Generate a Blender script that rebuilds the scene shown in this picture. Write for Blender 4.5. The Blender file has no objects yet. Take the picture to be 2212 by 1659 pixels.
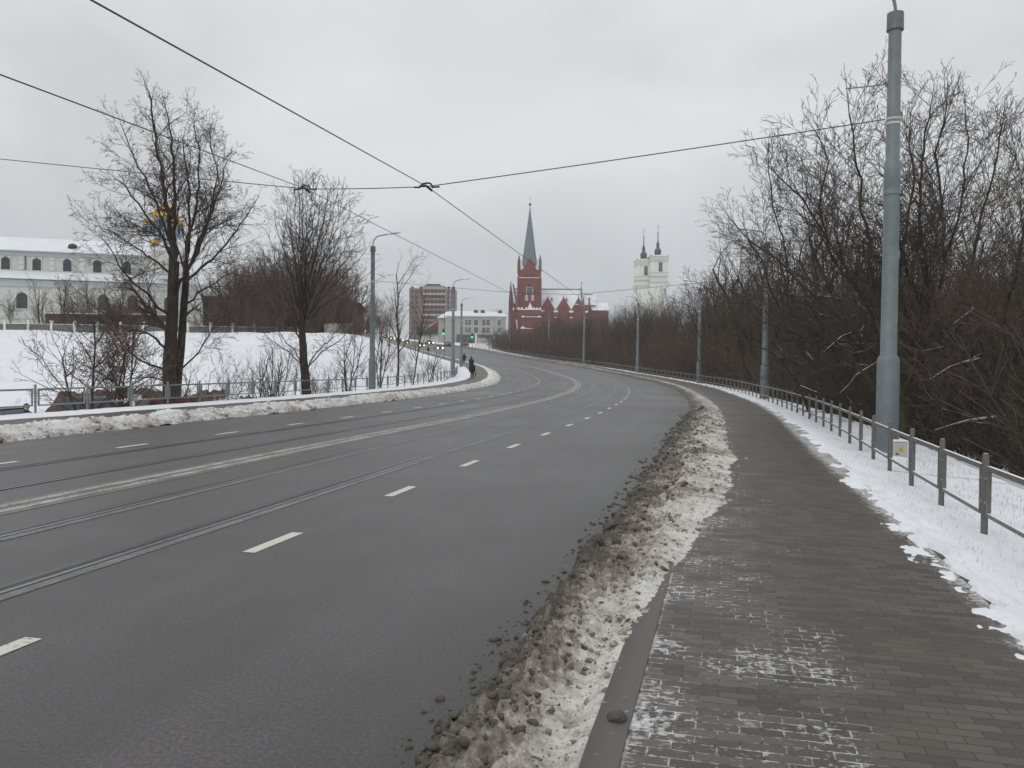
import bpy, math, random
import numpy as np
R=math.radians
scene=bpy.context.scene
# ------------------------------------------------------------------ camera, sky, sun, exposure
W_,H_,F_=2212.,1659.,1770.
CZ=1.62; PITCH=math.atan(39.5/F_); ROLL=0.010
cam_d=bpy.data.cameras.new('camera'); cam=bpy.data.objects.new('camera',cam_d)
scene.collection.objects.link(cam); scene.camera=cam
cam_d.sensor_width=36; cam_d.lens=36*F_/W_; cam_d.clip_start=0.1; cam_d.clip_end=6000
from mathutils import Matrix, Vector, Euler
cam.matrix_world=Matrix.Translation((0,0,CZ)) @ Matrix.Rotation(math.pi/2-PITCH,4,'X') @ Matrix.Rotation(ROLL,4,'Z')
world=bpy.data.worlds.new('World'); scene.world=world; world.use_nodes=True
wn=world.node_tree; wn.nodes.clear()
def wnode(t,**k):
    n=wn.nodes.new(t)
    for a,b in k.items(): setattr(n,a,b)
    return n
out=wnode('ShaderNodeOutputWorld'); bg=wnode('ShaderNodeBackground'); bg.inputs['Strength'].default_value=0.10
sky=wnode('ShaderNodeTexSky'); sky.sky_type='NISHITA'; sky.sun_disc=False; sky.sun_elevation=R(28); sky.sun_rotation=R(215)
tc=wnode('ShaderNodeTexCoord'); mp=wnode('ShaderNodeMapping'); mp.inputs['Scale'].default_value=(1.2,1.2,2.6); mp.inputs['Rotation'].default_value=(0,R(6),R(20))
mp.inputs['Location'].default_value=(0.35,0.2,0.35)
nz=wnode('ShaderNodeTexNoise'); nz.inputs['Scale'].default_value=1.7; nz.inputs['Detail'].default_value=4.5; nz.inputs['Roughness'].default_value=.48; nz.inputs['Distortion'].default_value=.35
sep=wnode('ShaderNodeSeparateXYZ'); grad=wnode('ShaderNodeValToRGB')
g_=grad.color_ramp; g_.elements[0].position=0.0; g_.elements[0].color=(.660,.685,.710,1)
for p,c in ((.06,(.590,.622,.650,1)),(.14,(.590,.616,.636,1)),(.24,(.655,.672,.684,1)),(.36,(.655,.668,.678,1))):
    e=g_.elements.new(p); e.color=c
g_.elements[-1].position=1.0; g_.elements[-1].color=(.98,.99,1.0,1)
cr=wnode('ShaderNodeMapRange'); cr.inputs['From Min'].default_value=.38; cr.inputs['From Max'].default_value=.62; cr.inputs['To Min'].default_value=.91; cr.inputs['To Max'].default_value=1.11
mul=wnode('ShaderNodeVectorMath',operation='MULTIPLY'); mul2=wnode('ShaderNodeVectorMath',operation='SCALE'); mul2.inputs['Scale'].default_value=11.2
mix=wnode('ShaderNodeMix',data_type='RGBA'); mix.inputs['Factor'].default_value=.04
L=wn.links.new
L(tc.outputs['Generated'],mp.inputs['Vector']); L(mp.outputs[0],nz.inputs['Vector']); L(tc.outputs['Generated'],sep.inputs[0])
L(sep.outputs['Z'],grad.inputs[0]); L(nz.outputs['Fac'],cr.inputs['Value']); L(grad.outputs[0],mul.inputs[0]); L(cr.outputs[0],mul.inputs[1])
L(mul.outputs[0],mul2.inputs[0]); L(mul2.outputs[0],mix.inputs['A']); L(sky.outputs[0],mix.inputs['B']); L(mix.outputs['Result'],bg.inputs['Color']); L(bg.outputs[0],out.inputs[0])
sd=bpy.data.lights.new('sun','SUN'); sd.energy=.5; sd.angle=R(40); sd.color=(1,.96,.92)
so=bpy.data.objects.new('sun',sd); scene.collection.objects.link(so); so.rotation_euler=(R(50),0,R(-35))
scene.view_settings.view_transform='Standard'; scene.view_settings.look='None'; scene.view_settings.exposure=0; scene.view_settings.gamma=1
scene.render.engine='CYCLES'
# ------------------------------------------------------------------ helpers
col=scene.collection
def smooth01(t):
    t=np.clip(t,0,1); return t*t*(3-2*t)
def table(xs,ys,lo,hi,sig):
    d=np.arange(lo,hi,.5); v=np.interp(d,xs,ys)
    k=int(sig*3/.5); ker=np.exp(-.5*(np.arange(-k,k+1)*.5/sig)**2); ker/=ker.sum()
    vp=np.concatenate([v[0]+(v[1]-v[0])*np.arange(-k,0),v,v[-1]+(v[-1]-v[-2])*np.arange(1,k+1)])
    return d,np.convolve(vp,ker,'valid')
GD,GV=table([-60,0,50,75,100,131,167,197,230,300,400,900,3000],[0,0,0,.25,.85,2.05,3.5,5.0,6.7,10.2,14,20,20],-60,1500,5)
CP=[(-27,-80),(-10.2,-10),(-7.75,0),(-5.5,9),(-4.7,12.5),(-3.7,16.9),(-1.0,27),(0.4,33.5),(1.8,40),(4.4,56),(5.5,67),(5.95,78),(5.5,90),(4.6,102),(2.9,116),(-1.7,140),(-5.9,160),(-9.4,176),(-14,197),(-22,232),(-33,268),(-50,320),(-80,400),(-122,500)]
CD,CV=table([p[1] for p in CP],[p[0] for p in CP],-60,500,4)
CS=np.gradient(CV,CD)
g=lambda y:np.interp(y,GD,GV)
Cx=lambda y:np.interp(y,CD,CV)
Csl=lambda y:np.interp(y,CD,CS)
SL=np.concatenate([[0],np.cumsum(np.hypot(np.diff(CV),np.diff(CD)))]); 
s_of=lambda y:np.interp(y,CD,SL)-np.interp(0,CD,SL)
y_of=lambda s:np.interp(s+np.interp(0,CD,SL),SL,CD)
RE=lambda y:np.interp(y,[0,5,12,20,32,90,180,200],[6.36,6.38,6.5,6.55,6.65,7.0,7.4,7.8])
KR=lambda y:RE(y)+.66
PR=lambda y:np.interp(y,[0,5,10,20,30,45,70,150,300],[9.1,9.12,9.3,9.65,9.7,9.7,9.8,10.2,10.5])
FR=lambda y:np.interp(y,[0,10,20,36,60,300],[10.15,10.2,10.5,10.7,11.1,11.4])
LE=lambda y:-np.interp(y,[0,15,25,60,80,110,180,200],[6.0,6.1,6.3,6.6,7.0,6.7,7.0,7.3])
KL=lambda y:LE(y)-.6
PL=-9.95; FL=-11.5
BW=lambda y:np.interp(y,[0,4.5,7.8,12,16,22,40,60,200],[.58,.62,.95,1.5,1.62,1.45,1.15,.95,.8])
def pos(o,y,z=0.):
    sl=Csl(y); n=1/np.sqrt(1+sl*sl)
    return Cx(y)+o*n, y-o*sl*n, g(y)+z
def offs(x,y):
    sl=Csl(y); yy=y+0.
    for _ in range(3):
        o=(x-Cx(yy))/np.sqrt(1+Csl(yy)**2)+0*(y-yy)
        yy=y+o*Csl(yy)/np.sqrt(1+Csl(yy)**2)
    o=np.hypot(x-Cx(yy),y-yy)*np.sign(x-Cx(yy))
    return o,yy
def ray(px,py):
    u=(px-W_/2)/F_; v=(H_/2-py)/F_; c,s=math.cos(ROLL),math.sin(ROLL)
    u,v=c*u-s*v,s*u+c*v
    y=math.cos(PITCH)+v*math.sin(PITCH); z=-math.sin(PITCH)+v*math.cos(PITCH)
    return u/y,z/y
def P(px,py,Y):
    a,b=ray(px,py); return (a*Y,Y,CZ+b*Y)
# --- value noise
def _h(ix,iy,iz,seed):
    n=(ix*374761393+iy*668265263+iz*2147483647+seed*1274126177)&0xffffffff
    n=((n^(n>>13))*1274126177)&0xffffffff
    return ((n^(n>>16))&0xffff)/65535.
def vnoise(x,y,seed=0):
    x=np.asarray(x,float); y=np.asarray(y,float)
    ix=np.floor(x).astype(np.int64); iy=np.floor(y).astype(np.int64); fx=x-ix; fy=y-iy
    fx=fx*fx*(3-2*fx); fy=fy*fy*(3-2*fy)
    a=_h(ix,iy,0,seed);b=_h(ix+1,iy,0,seed);c=_h(ix,iy+1,0,seed);d=_h(ix+1,iy+1,0,seed)
    return (a*(1-fx)+b*fx)*(1-fy)+(c*(1-fx)+d*fx)*fy
def fbm(x,y,seed=0,oc=4):
    v=0;a=.5;t=0
    for i in range(oc):
        v=v+a*vnoise(x*2**i+i*17.3,y*2**i-i*9.1,seed+i); t+=a; a*=.5
    return v/t
# --- meshes
def mesh_np(name,V,Fq,mat=None,parent=None,smooth=False,uv=None):
    me=bpy.data.meshes.new(name); V=np.asarray(V,np.float32); Fq=np.asarray(Fq,np.int32)
    k=Fq.shape[1]; me.vertices.add(len(V)); me.vertices.foreach_set('co',V.ravel())
    me.loops.add(Fq.size); me.loops.foreach_set('vertex_index',Fq.ravel())
    me.polygons.add(len(Fq)); me.polygons.foreach_set('loop_start',np.arange(0,Fq.size,k,dtype=np.int32))
    try: me.polygons.foreach_set('loop_total',np.full(len(Fq),k,np.int32))
    except Exception: pass
    if smooth: me.polygons.foreach_set('use_smooth',np.ones(len(Fq),bool))
    if uv is not None:
        l=me.uv_layers.new(name='UVMap'); l.data.foreach_set('uv',np.asarray(uv,np.float32)[Fq.ravel()].ravel())
    me.update(calc_edges=True); me.validate()
    if mat: me.materials.append(mat)
    o=bpy.data.objects.new(name,me); col.objects.link(o)
    if parent: o.parent=parent
    return o
def tag(o,label=None,cat=None,group=None,kind=None):
    if label: o['label']=label
    if cat: o['category']=cat
    if group: o['group']=group
    if kind: o['kind']=kind
    return o
def empty(name,loc,rz=0,**k):
    o=bpy.data.objects.new(name,None); col.objects.link(o); o.location=loc; o.rotation_euler=(0,0,rz); o.empty_display_size=.3
    tag(o,**k); return o
def copy_tree(src,loc,rz=None,scale=None,**k):
    r=src.copy(); col.objects.link(r); r.location=loc
    if rz is not None: r.rotation_euler=(r.rotation_euler[0],r.rotation_euler[1],rz)
    if scale is not None: r.scale=scale if hasattr(scale,'__len__') else (scale,)*3
    def rec(a,b):
        for ch in list(a.children):
            c=ch.copy(); col.objects.link(c); c.parent=b; rec(ch,c)
    rec(src,r); tag(r,**k); return r
class MB:
    def __init__(s): s.v=[];s.f=[]
    def box(s,x0,x1,y0,y1,z0,z1):
        b=len(s.v); s.v+=[(x,y,z) for z in (z0,z1) for y in (y0,y1) for x in (x0,x1)]
        s.f+=[tuple(b+i for i in q) for q in ((0,2,3,1),(4,5,7,6),(0,1,5,4),(2,6,7,3),(0,4,6,2),(1,3,7,5))]; return s
    def poly(s,pts): b=len(s.v); s.v+=[tuple(p) for p in pts]; s.f.append(tuple(range(b,b+len(pts)))); return s
    def prism(s,pts,a,b,axis='y'):
        # pts 2-D outline extruded along axis from a to b
        n=len(pts); k=len(s.v)
        for t in (a,b):
            for p in pts:
                s.v.append((p[0],t,p[1]) if axis=='y' else (t,p[0],p[1]) if axis=='x' else (p[0],p[1],t))
        s.f.append(tuple(range(k,k+n))); s.f.append(tuple(range(k+2*n-1,k+n-1,-1)))
        for i in range(n): j=(i+1)%n; s.f.append((k+i,k+n+i,k+n+j,k+j))
        return s
    def tube(s,pts,rs,n=8,cap=True):
        pts=[Vector(p) for p in pts]
        if not hasattr(rs,'__len__'): rs=[rs]*len(pts)
        k=len(s.v); u=None
        for i,p in enumerate(pts):
            d=(pts[min(i+1,len(pts)-1)]-pts[max(i-1,0)]).normalized()
            if u is None: u=d.orthogonal().normalized() if abs(d.z)<.99 else Vector((1,0,0))
            u=(u-d*u.dot(d)).normalized(); w=d.cross(u)
            for j in range(n):
                a=2*math.pi*j/n; s.v.append(tuple(p+(u*math.cos(a)+w*math.sin(a))*rs[i]))
        for i in range(len(pts)-1):
            for j in range(n):
                j2=(j+1)%n; s.f.append((k+i*n+j,k+i*n+j2,k+(i+1)*n+j2,k+(i+1)*n+j))
        if cap: s.f.append(tuple(k+j for j in range(n-1,-1,-1))); e=k+(len(pts)-1)*n; s.f.append(tuple(e+j for j in range(n)))
        return s
    def lathe(s,prof,cx=0,cy=0,n=16,sx=1,sy=1,rot=0):
        k=len(s.v)
        for r,z in prof:
            for j in range(n): a=2*math.pi*j/n+rot; s.v.append((cx+r*math.cos(a)*sx,cy+r*math.sin(a)*sy,z))
        for i in range(len(prof)-1):
            for j in range(n): j2=(j+1)%n; s.f.append((k+i*n+j,k+i*n+j2,k+(i+1)*n+j2,k+(i+1)*n+j))
        s.f.append(tuple(k+j for j in range(n-1,-1,-1))); e=k+(len(prof)-1)*n; s.f.append(tuple(e+j for j in range(n)))
        return s
    def ball(s,c,r,sx=1,sy=1,sz=1,n=10):
        pr=[(max(r*math.sin(math.pi*i/n),1e-4),-r*math.cos(math.pi*i/n)) for i in range(n+1)]
        k=len(s.v); s.lathe(pr,0,0,n)
        s.v[k:]=[(c[0]+x*sx,c[1]+y*sy,c[2]+z*sz) for x,y,z in s.v[k:]]; return s
    def build(s,name,mat,parent=None,smooth=False,bevel=0):
        me=bpy.data.meshes.new(name); me.from_pydata(s.v,[],s.f); me.materials.append(mat)
        if smooth:
            for p in me.polygons: p.use_smooth=True
        me.update(); o=bpy.data.objects.new(name,me); col.objects.link(o)
        if parent: o.parent=parent
        if smooth:
            try: me.set_sharp_from_angle(angle=R(40))
            except Exception: pass
        if bevel:
            m=o.modifiers.new('bevel','BEVEL'); m.width=bevel; m.segments=2; m.limit_method='ANGLE'
        return o
# --- materials
def nmat(name):
    m=bpy.data.materials.new(name); m.use_nodes=True; t=m.node_tree; return m,t,t.nodes['Principled BSDF']
def N(t,ty,**k):
    n=t.nodes.new(ty)
    for a,b in k.items():
        if hasattr(n,a): setattr(n,a,b)
        else: n.inputs[a].default_value=b
    return n
def setin(n,**k):
    for a,b in k.items(): n.inputs[a.replace('_',' ')].default_value=b
def rampn(t,fac,stops):
    r=t.nodes.new('ShaderNodeValToRGB'); e=r.color_ramp.elements
    e[0].position=stops[0][0]; e[0].color=(*stops[0][1],1); e[1].position=stops[-1][0]; e[1].color=(*stops[-1][1],1)
    for p,c in stops[1:-1]: x=e.new(p); x.color=(*c,1)
    t.links.new(fac,r.inputs[0]); return r
def noise(t,scale,detail=4,rough=.55,vec=None,dist=0):
    n=t.nodes.new('ShaderNodeTexNoise'); n.inputs['Scale'].default_value=scale; n.inputs['Detail'].default_value=detail; n.inputs['Roughness'].default_value=rough; n.inputs['Distortion'].default_value=dist
    if vec is None:
        c=t.nodes.new('ShaderNodeTexCoord'); vec=c.outputs['Object']
    t.links.new(vec,n.inputs['Vector']); return n
def mixc(t,f,a,b):
    m=t.nodes.new('ShaderNodeMix'); m.data_type='RGBA'
    for s,v in (('Factor',f),('A',a),('B',b)):
        if hasattr(v,'links'): t.links.new(v,m.inputs[s])
        elif s=='Factor': m.inputs[s].default_value=v
        else: m.inputs[s].default_value=(*v,1)
    return m.outputs['Result']
def mth(t,op,a,b=None,clamp=False):
    m=t.nodes.new('ShaderNodeMath'); m.operation=op; m.use_clamp=clamp
    for i,v in enumerate((a,b)):
        if v is None: continue
        if hasattr(v,'links'): t.links.new(v,m.inputs[i])
        else: m.inputs[i].default_value=v
    return m.outputs[0]
def mrange(t,v,a,b,c=0.,d=1.):
    m=t.nodes.new('ShaderNodeMapRange'); t.links.new(v,m.inputs['Value']); setin(m,From_Min=a,From_Max=b,To_Min=c,To_Max=d); return m.outputs[0]
def bump(t,b,h,strength=.5,dist=.02):
    n=t.nodes.new('ShaderNodeBump'); n.inputs['Strength'].default_value=strength; n.inputs['Distance'].default_value=dist
    t.links.new(h,n.inputs['Height']); t.links.new(n.outputs[0],b.inputs['Normal'])
def simple(name,c1,c2=None,rough=.8,scale=3.,metal=0.,bmp=0,spec=None,detail=5):
    m,t,b=nmat(name); b.inputs['Roughness'].default_value=rough; b.inputs['Metallic'].default_value=metal
    if spec is not None: b.inputs['Specular IOR Level'].default_value=spec
    if c2 is None: c2=tuple(x*.8 for x in c1)
    n=noise(t,scale,detail); r=rampn(t,n.outputs['Fac'],[(.3,c2),(.7,c1)]); t.links.new(r.outputs[0],b.inputs['Base Color'])
    if bmp: bump(t,b,n.outputs['Fac'],bmp,.02)
    return m
def emis(name,c,s):
    m,t,b=nmat(name); b.inputs['Base Color'].default_value=(*c,1); b.inputs['Emission Color'].default_value=(*c,1); b.inputs['Emission Strength'].default_value=s; return m
def snow_top(t,b,colr,lo=.45,hi=.75,ns=2.,amt=1.):
    # thin snow lying on upward faces
    ge=t.nodes.new('ShaderNodeNewGeometry'); sp=t.nodes.new('ShaderNodeSeparateXYZ'); t.links.new(ge.outputs['True Normal'],sp.inputs[0])
    n=noise(t,ns,4); v=mth(t,'ADD',sp.outputs['Z'],mth(t,'MULTIPLY',mth(t,'SUBTRACT',n.outputs['Fac'],.5),.8))
    f=mth(t,'MULTIPLY',mrange(t,v,lo,hi),amt)
    t.links.new(mixc(t,f,colr,(.78,.80,.83)),b.inputs['Base Color'])
def m_snow(name,dirt=.0,scale=1.,dirtc=(.30,.27,.22),bmp=.35):
    m,t,b=nmat(name); b.inputs['Roughness'].default_value=.75; b.inputs['Specular IOR Level'].default_value=.25
    n=noise(t,1.3*scale,6); n2=noise(t,22*scale,5,.6)
    c=rampn(t,n.outputs['Fac'],[(.3,(.70,.73,.77)),(.7,(.80,.82,.85))]).outputs[0]
    if dirt>0:
        f=mrange(t,mth(t,'ADD',mth(t,'MULTIPLY',n.outputs['Fac'],.5),mth(t,'MULTIPLY',n2.outputs['Fac'],.5)),.62-dirt*.3,.72-dirt*.15)
        c=mixc(t,f,c,dirtc)
    t.links.new(c,b.inputs['Base Color'])
    nb=noise(t,9*scale,6,.65); bump(t,b,nb.outputs['Fac'],bmp,.05)
    return m
M={}
M['snow']=m_snow('snow'); M['roofsnow']=m_snow('roof_snow',scale=.3,bmp=.04)
M['oldsnow']=m_snow('old_snow',dirt=.25,scale=.5)
def slush_mat(name,edge_dirt=1.):
    m,t,b=nmat(name); b.inputs['Roughness'].default_value=.6; b.inputs['Specular IOR Level'].default_value=.3
    uvn=t.nodes.new('ShaderNodeUVMap'); sp=t.nodes.new('ShaderNodeSeparateXYZ'); t.links.new(uvn.outputs[0],sp.inputs[0])
    n1=noise(t,3.2,6,.62); n2=noise(t,14,6,.68); n3=noise(t,45,3,.6); n4=noise(t,.9,3,.5)
    e=mrange(t,sp.outputs['X'],0.,1.,1.,0.)          # dirt follows the street side
    v=mth(t,'ADD',mth(t,'MULTIPLY',n1.outputs['Fac'],.5),mth(t,'MULTIPLY',n2.outputs['Fac'],.62))
    v=mth(t,'ADD',v,mth(t,'MULTIPLY',mth(t,'POWER',e,1.6),.40*edge_dirt)); v=mth(t,'ADD',v,mth(t,'MULTIPLY',mth(t,'SUBTRACT',n4.outputs['Fac'],.5),.45))
    st=[(.50,(.62,.61,.575)),(.61,(.47,.45,.41)),(.72,(.25,.225,.185)),(.85,(.085,.075,.062))] if edge_dirt>.7 else [(.54,(.70,.71,.71)),(.66,(.58,.57,.54)),(.78,(.32,.30,.27)),(.92,(.12,.11,.10))]
    c=rampn(t,v,st).outputs[0]
    c=mixc(t,mrange(t,n3.outputs['Fac'],.60,.67,0,.75),c,(.11,.098,.082))
    t.links.new(c,b.inputs['Base Color']); bump(t,b,n2.outputs['Fac'],.6,.03)
    return m
M['slush']=slush_mat('slush',1.); M['slush_white']=slush_mat('slush_pale',.45)
def asphalt():
    m,t,b=nmat('asphalt'); uvn=t.nodes.new('ShaderNodeUVMap'); sp=t.nodes.new('ShaderNodeSeparateXYZ'); t.links.new(uvn.outputs[0],sp.inputs[0])
    c=t.nodes.new('ShaderNodeTexCoord')
    n1=noise(t,48,6,.85); n2=noise(t,1.1,5,.6); n3=noise(t,.18,4,.5)
    mp=t.nodes.new('ShaderNodeMapping'); mp.inputs['Scale'].default_value=(2.2,.05,1); t.links.new(uvn.outputs[0],mp.inputs[0])
    n4=noise(t,1.,4,.55,mp.outputs[0])
    v=mth(t,'ADD',mth(t,'MULTIPLY',n1.outputs['Fac'],.80),mth(t,'MULTIPLY',n2.outputs['Fac'],.10))
    v=mth(t,'ADD',v,mth(t,'MULTIPLY',n4.outputs['Fac'],.16))
    v=mth(t,'SUBTRACT',v,.03)
    cc=rampn(t,v,[(.38,(.010,.009,.0092)),(.5,(.046,.0415,.0425)),(.62,(.130,.118,.120))]).outputs[0]
    n5=noise(t,38,3,.6); sp5=mrange(t,n5.outputs['Fac'],.66,.74,0,.6)
    cc=mixc(t,sp5,cc,(.24,.23,.235)); cc=mixc(t,mrange(t,n5.outputs['Fac'],.30,.38,.55,0),cc,(.03,.028,.03))
    au=mth(t,'ABSOLUTE',sp.outputs['X']); gut=mth(t,'MULTIPLY',mrange(t,mth(t,'ADD',au,mth(t,'MULTIPLY',mth(t,'SUBTRACT',n2.outputs['Fac'],.5),.9)),5.75,6.45,0,1),.62)
    cc=mixc(t,gut,cc,(.022,.020,.018))
    t.links.new(cc,b.inputs['Base Color'])
    r=mth(t,'ADD',mth(t,'MULTIPLY',n4.outputs['Fac'],.28),mth(t,'MULTIPLY',n3.outputs['Fac'],.25)); t.links.new(mth(t,'ADD',r,.20),b.inputs['Roughness'])
    b.inputs['Specular IOR Level'].default_value=.75
    bump(t,b,n1.outputs['Fac'],.6,.008); return m
M['asphalt']=asphalt()
def paving(name,snowy=1.):
    m,t,b=nmat(name); uvn=t.nodes.new('ShaderNodeUVMap'); sp=t.nodes.new('ShaderNodeSeparateXYZ'); t.links.new(uvn.outputs[0],sp.inputs[0])
    br=t.nodes.new('ShaderNodeTexBrick'); br.offset=.5; t.links.new(uvn.outputs[0],br.inputs['Vector'])
    setin(br,Scale=1.,Mortar_Size=.0045,Mortar_Smooth=.3,Brick_Width=.178,Row_Height=.072,Bias=-.1,Color1=(.038,.032,.028,1),Color2=(.112,.095,.080,1),Mortar=(.014,.012,.011,1))
    n1=noise(t,60,4,.7); n2=noise(t,.7,4,.55); n3=noise(t,5.,6,.62); n4=noise(t,1.6,5,.6); n5=noise(t,30.,4,.6)
    c=mixc(t,mrange(t,n2.outputs['Fac'],.42,.62,0,.45),br.outputs['Color'],(.068,.058,.036))
    c=mixc(t,mrange(t,n1.outputs['Fac'],.35,.75,0,.40),c,(.115,.102,.092))
    c=mixc(t,mrange(t,n4.outputs['Fac'],.52,.66,0,.55),c,(.040,.034,.029))
    # snow left in joints and patches, more on the kerb side
    k=mrange(t,sp.outputs['X'],0.,2.5,1.,.0)
    a=mth(t,'ADD',mth(t,'MULTIPLY',n4.outputs['Fac'],.7),mth(t,'MULTIPLY',k,.42)); a=mth(t,'ADD',a,mth(t,'MULTIPLY',n3.outputs['Fac'],.30))
    near=mrange(t,sp.outputs['Y'],2.,9.,.02,-.07); a=mth(t,'ADD',a,near)
    for (u0,v0,rad,am) in ((.78,3.35,.45,.22),(.25,3.5,.35,.12),(.75,6.2,.5,.10)):
        vd=t.nodes.new('ShaderNodeVectorMath'); vd.operation='DISTANCE'; t.links.new(uvn.outputs[0],vd.inputs[0]); vd.inputs[1].default_value=(u0,v0,0)
        a=mth(t,'ADD',a,mrange(t,vd.outputs['Value'],0.,rad,am,0.))
    joint=mth(t,'MULTIPLY',mrange(t,a,.75,.90),mth(t,'MULTIPLY',br.outputs['Fac'],mrange(t,n5.outputs['Fac'],.40,.52)))
    patch=mrange(t,mth(t,'ADD',mth(t,'MULTIPLY',a,.65),mth(t,'MULTIPLY',n5.outputs['Fac'],.40)),.775,.87,0,.85)
    seam=mth(t,'MULTIPLY',mrange(t,sp.outputs['X'],.008,.020,1.,0.),mrange(t,n3.outputs['Fac'],.47,.58,0,.55))
    rim=mrange(t,mth(t,'ADD',mth(t,'ADD',mrange(t,sp.outputs['X'],1.60,2.05,0.,.42),mth(t,'MULTIPLY',n5.outputs['Fac'],.55)),mth(t,'MULTIPLY',n3.outputs['Fac'],.35)),.76,.90,0,.7)
    patch=mth(t,'MAXIMUM',patch,rim); patch=mth(t,'MAXIMUM',patch,seam)
    f=mth(t,'MAXIMUM',mth(t,'MULTIPLY',joint,.9),patch); f=mth(t,'MULTIPLY',f,snowy)
    c=mixc(t,f,c,(.66,.67,.67))
    t.links.new(c,b.inputs['Base Color'])
    rr=mth(t,'ADD',mth(t,'MULTIPLY',n2.outputs['Fac'],.35),.30); t.links.new(rr,b.inputs['Roughness']); b.inputs['Specular IOR Level'].default_value=.4
    bump(t,b,mth(t,'ADD',mth(t,'MULTIPLY',mth(t,'SUBTRACT',1.,br.outputs['Fac']),1.),mth(t,'MULTIPLY',n1.outputs['Fac'],.25)),.5,.008)
    return m
M['paving']=paving('block_paving'); M['paving_far']=paving('block_paving_clean',.0)
def worn(name,c,under,lo,hi,scale=18,rough=.6):
    m,t,b=nmat(name); n=noise(t,scale,5,.65); n2=noise(t,2.,4,.6); v=mth(t,'ADD',mth(t,'MULTIPLY',n.outputs['Fac'],.6),mth(t,'MULTIPLY',n2.outputs['Fac'],.4))
    t.links.new(mixc(t,mrange(t,v,lo,hi),c,under),b.inputs['Base Color']); b.inputs['Roughness'].default_value=rough; return m
M['paint']=worn('road_paint',(.58,.58,.51),(.16,.155,.15),.545,.66,32)
M['paint_median']=worn('median_paint',(.40,.39,.36),(.13,.125,.12),.45,.58,30)
M['dirtband']=worn('dusty_band',(.21,.20,.19),(.10,.097,.097),.38,.6,25)
M['wetband']=worn('dark_band',(.035,.033,.034),(.06,.057,.058),.4,.6,25,.35)
M['groove']=simple('rail_groove',(.012,.012,.013),rough=.5)
M['railsteel']=simple('rail_steel',(.26,.265,.28),(.16,.16,.17),rough=.35,metal=.6,scale=8)
M['kerb']=worn('kerb_concrete',(.10,.096,.090),(.50,.50,.49),.60,.72,16,.7); M['kerb_old']=simple('kerb_concrete',(.115,.110,.104),(.065,.062,.058),rough=.7,scale=14,bmp=.3)
M['soil']=simple('soil',(.07,.06,.045),(.03,.027,.022),scale=8,bmp=.5)
def galv(name,c1,c2,snow=False,sc=6):
    m,t,b=nmat(name); n=noise(t,sc,6,.65); n_b=noise(t,sc*9,4,.6); c=rampn(t,n.outputs['Fac'],[(.3,c2),(.7,c1)]).outputs[0]; c=mixc(t,mrange(t,n_b.outputs['Fac'],.55,.72,0,.30),c,tuple(x*.5 for x in c2))
    b.inputs['Roughness'].default_value=.5; b.inputs['Metallic'].default_value=.15
    if snow: snow_top(t,b,c,.62,.8,9.)
    else: t.links.new(c,b.inputs['Base Color'])
    return m
M['galv']=galv('galvanised_steel',(.20,.23,.245),(.135,.16,.172),sc=3); M['galv_dark']=galv('dull_steel',(.17,.185,.195),(.12,.13,.14))
M['fence']=galv('fence_steel',(.155,.155,.140),(.095,.095,.085),snow=True); M['fence2']=galv('fence_steel_grey',(.24,.26,.26),(.16,.17,.17),snow=True)
M['wire']=simple('wire',(.06,.06,.065),rough=.5)
def bark(name,c1,c2,snow=0.,lo=.55,hi=.8):
    m,t,b=nmat(name); n=noise(t,4,5,.6); c=rampn(t,n.outputs['Fac'],[(.3,c2),(.7,c1)]).outputs[0]; b.inputs['Roughness'].default_value=.9; b.inputs['Specular IOR Level'].default_value=.15
    if snow>0: snow_top(t,b,c,lo,hi,1.5,snow)
    else: t.links.new(c,b.inputs['Base Color'])
    return m
M['bark']=bark('bark',(.072,.060,.050),(.036,.029,.024)); M['bark_snow']=bark('bark_snowy',(.080,.066,.052),(.038,.031,.024),.95,.50,.74)
M['bark_moss']=bark('bark_mossy',(.085,.078,.050),(.042,.037,.025),.6,.95,1.1)
M['twig']=bark('twig',(.130,.108,.094),(.066,.054,.047)); M['twig_red']=bark('twig_red',(.215,.145,.122),(.105,.072,.062)); M['twig_brown']=bark('twig_brown',(.160,.125,.097),(.075,.058,.046))
M['twig_far']=bark('twig_far',(.115,.10,.092),(.060,.052,.048))
M['twig_mix']=bark('twig_mix',(.095,.076,.056),(.042,.034,.026))
M['twig_olive']=bark('twig_olive',(.070,.062,.044),(.034,.030,.022))
M['leaf']=bark('dead_leaf',(.10,.055,.030),(.045,.025,.015))
def brick(name,c1,c2,mort,w=.26,h=.085,sc=1.,big=None):
    m,t,b=nmat(name); tc=t.nodes.new('ShaderNodeTexCoord'); sp=t.nodes.new('ShaderNodeSeparateXYZ'); cb=t.nodes.new('ShaderNodeCombineXYZ'); t.links.new(tc.outputs['Object'],sp.inputs[0])
    t.links.new(mth(t,'ADD',sp.outputs['X'],sp.outputs['Y']),cb.inputs['X']); t.links.new(sp.outputs['Z'],cb.inputs['Y'])
    br=t.nodes.new('ShaderNodeTexBrick'); t.links.new(cb.outputs[0],br.inputs['Vector']); setin(br,Scale=sc,Brick_Width=w,Row_Height=h,Mortar_Size=.01,Color1=(*c1,1),Color2=(*c2,1),Mortar=(*mort,1))
    n=noise(t,.35,5,.6); c=mixc(t,mrange(t,n.outputs['Fac'],.35,.7,0,.45),br.outputs['Color'],tuple(x*.55 for x in c2))
    t.links.new(c,b.inputs['Base Color']); b.inputs['Roughness'].default_value=.85; return m
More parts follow.
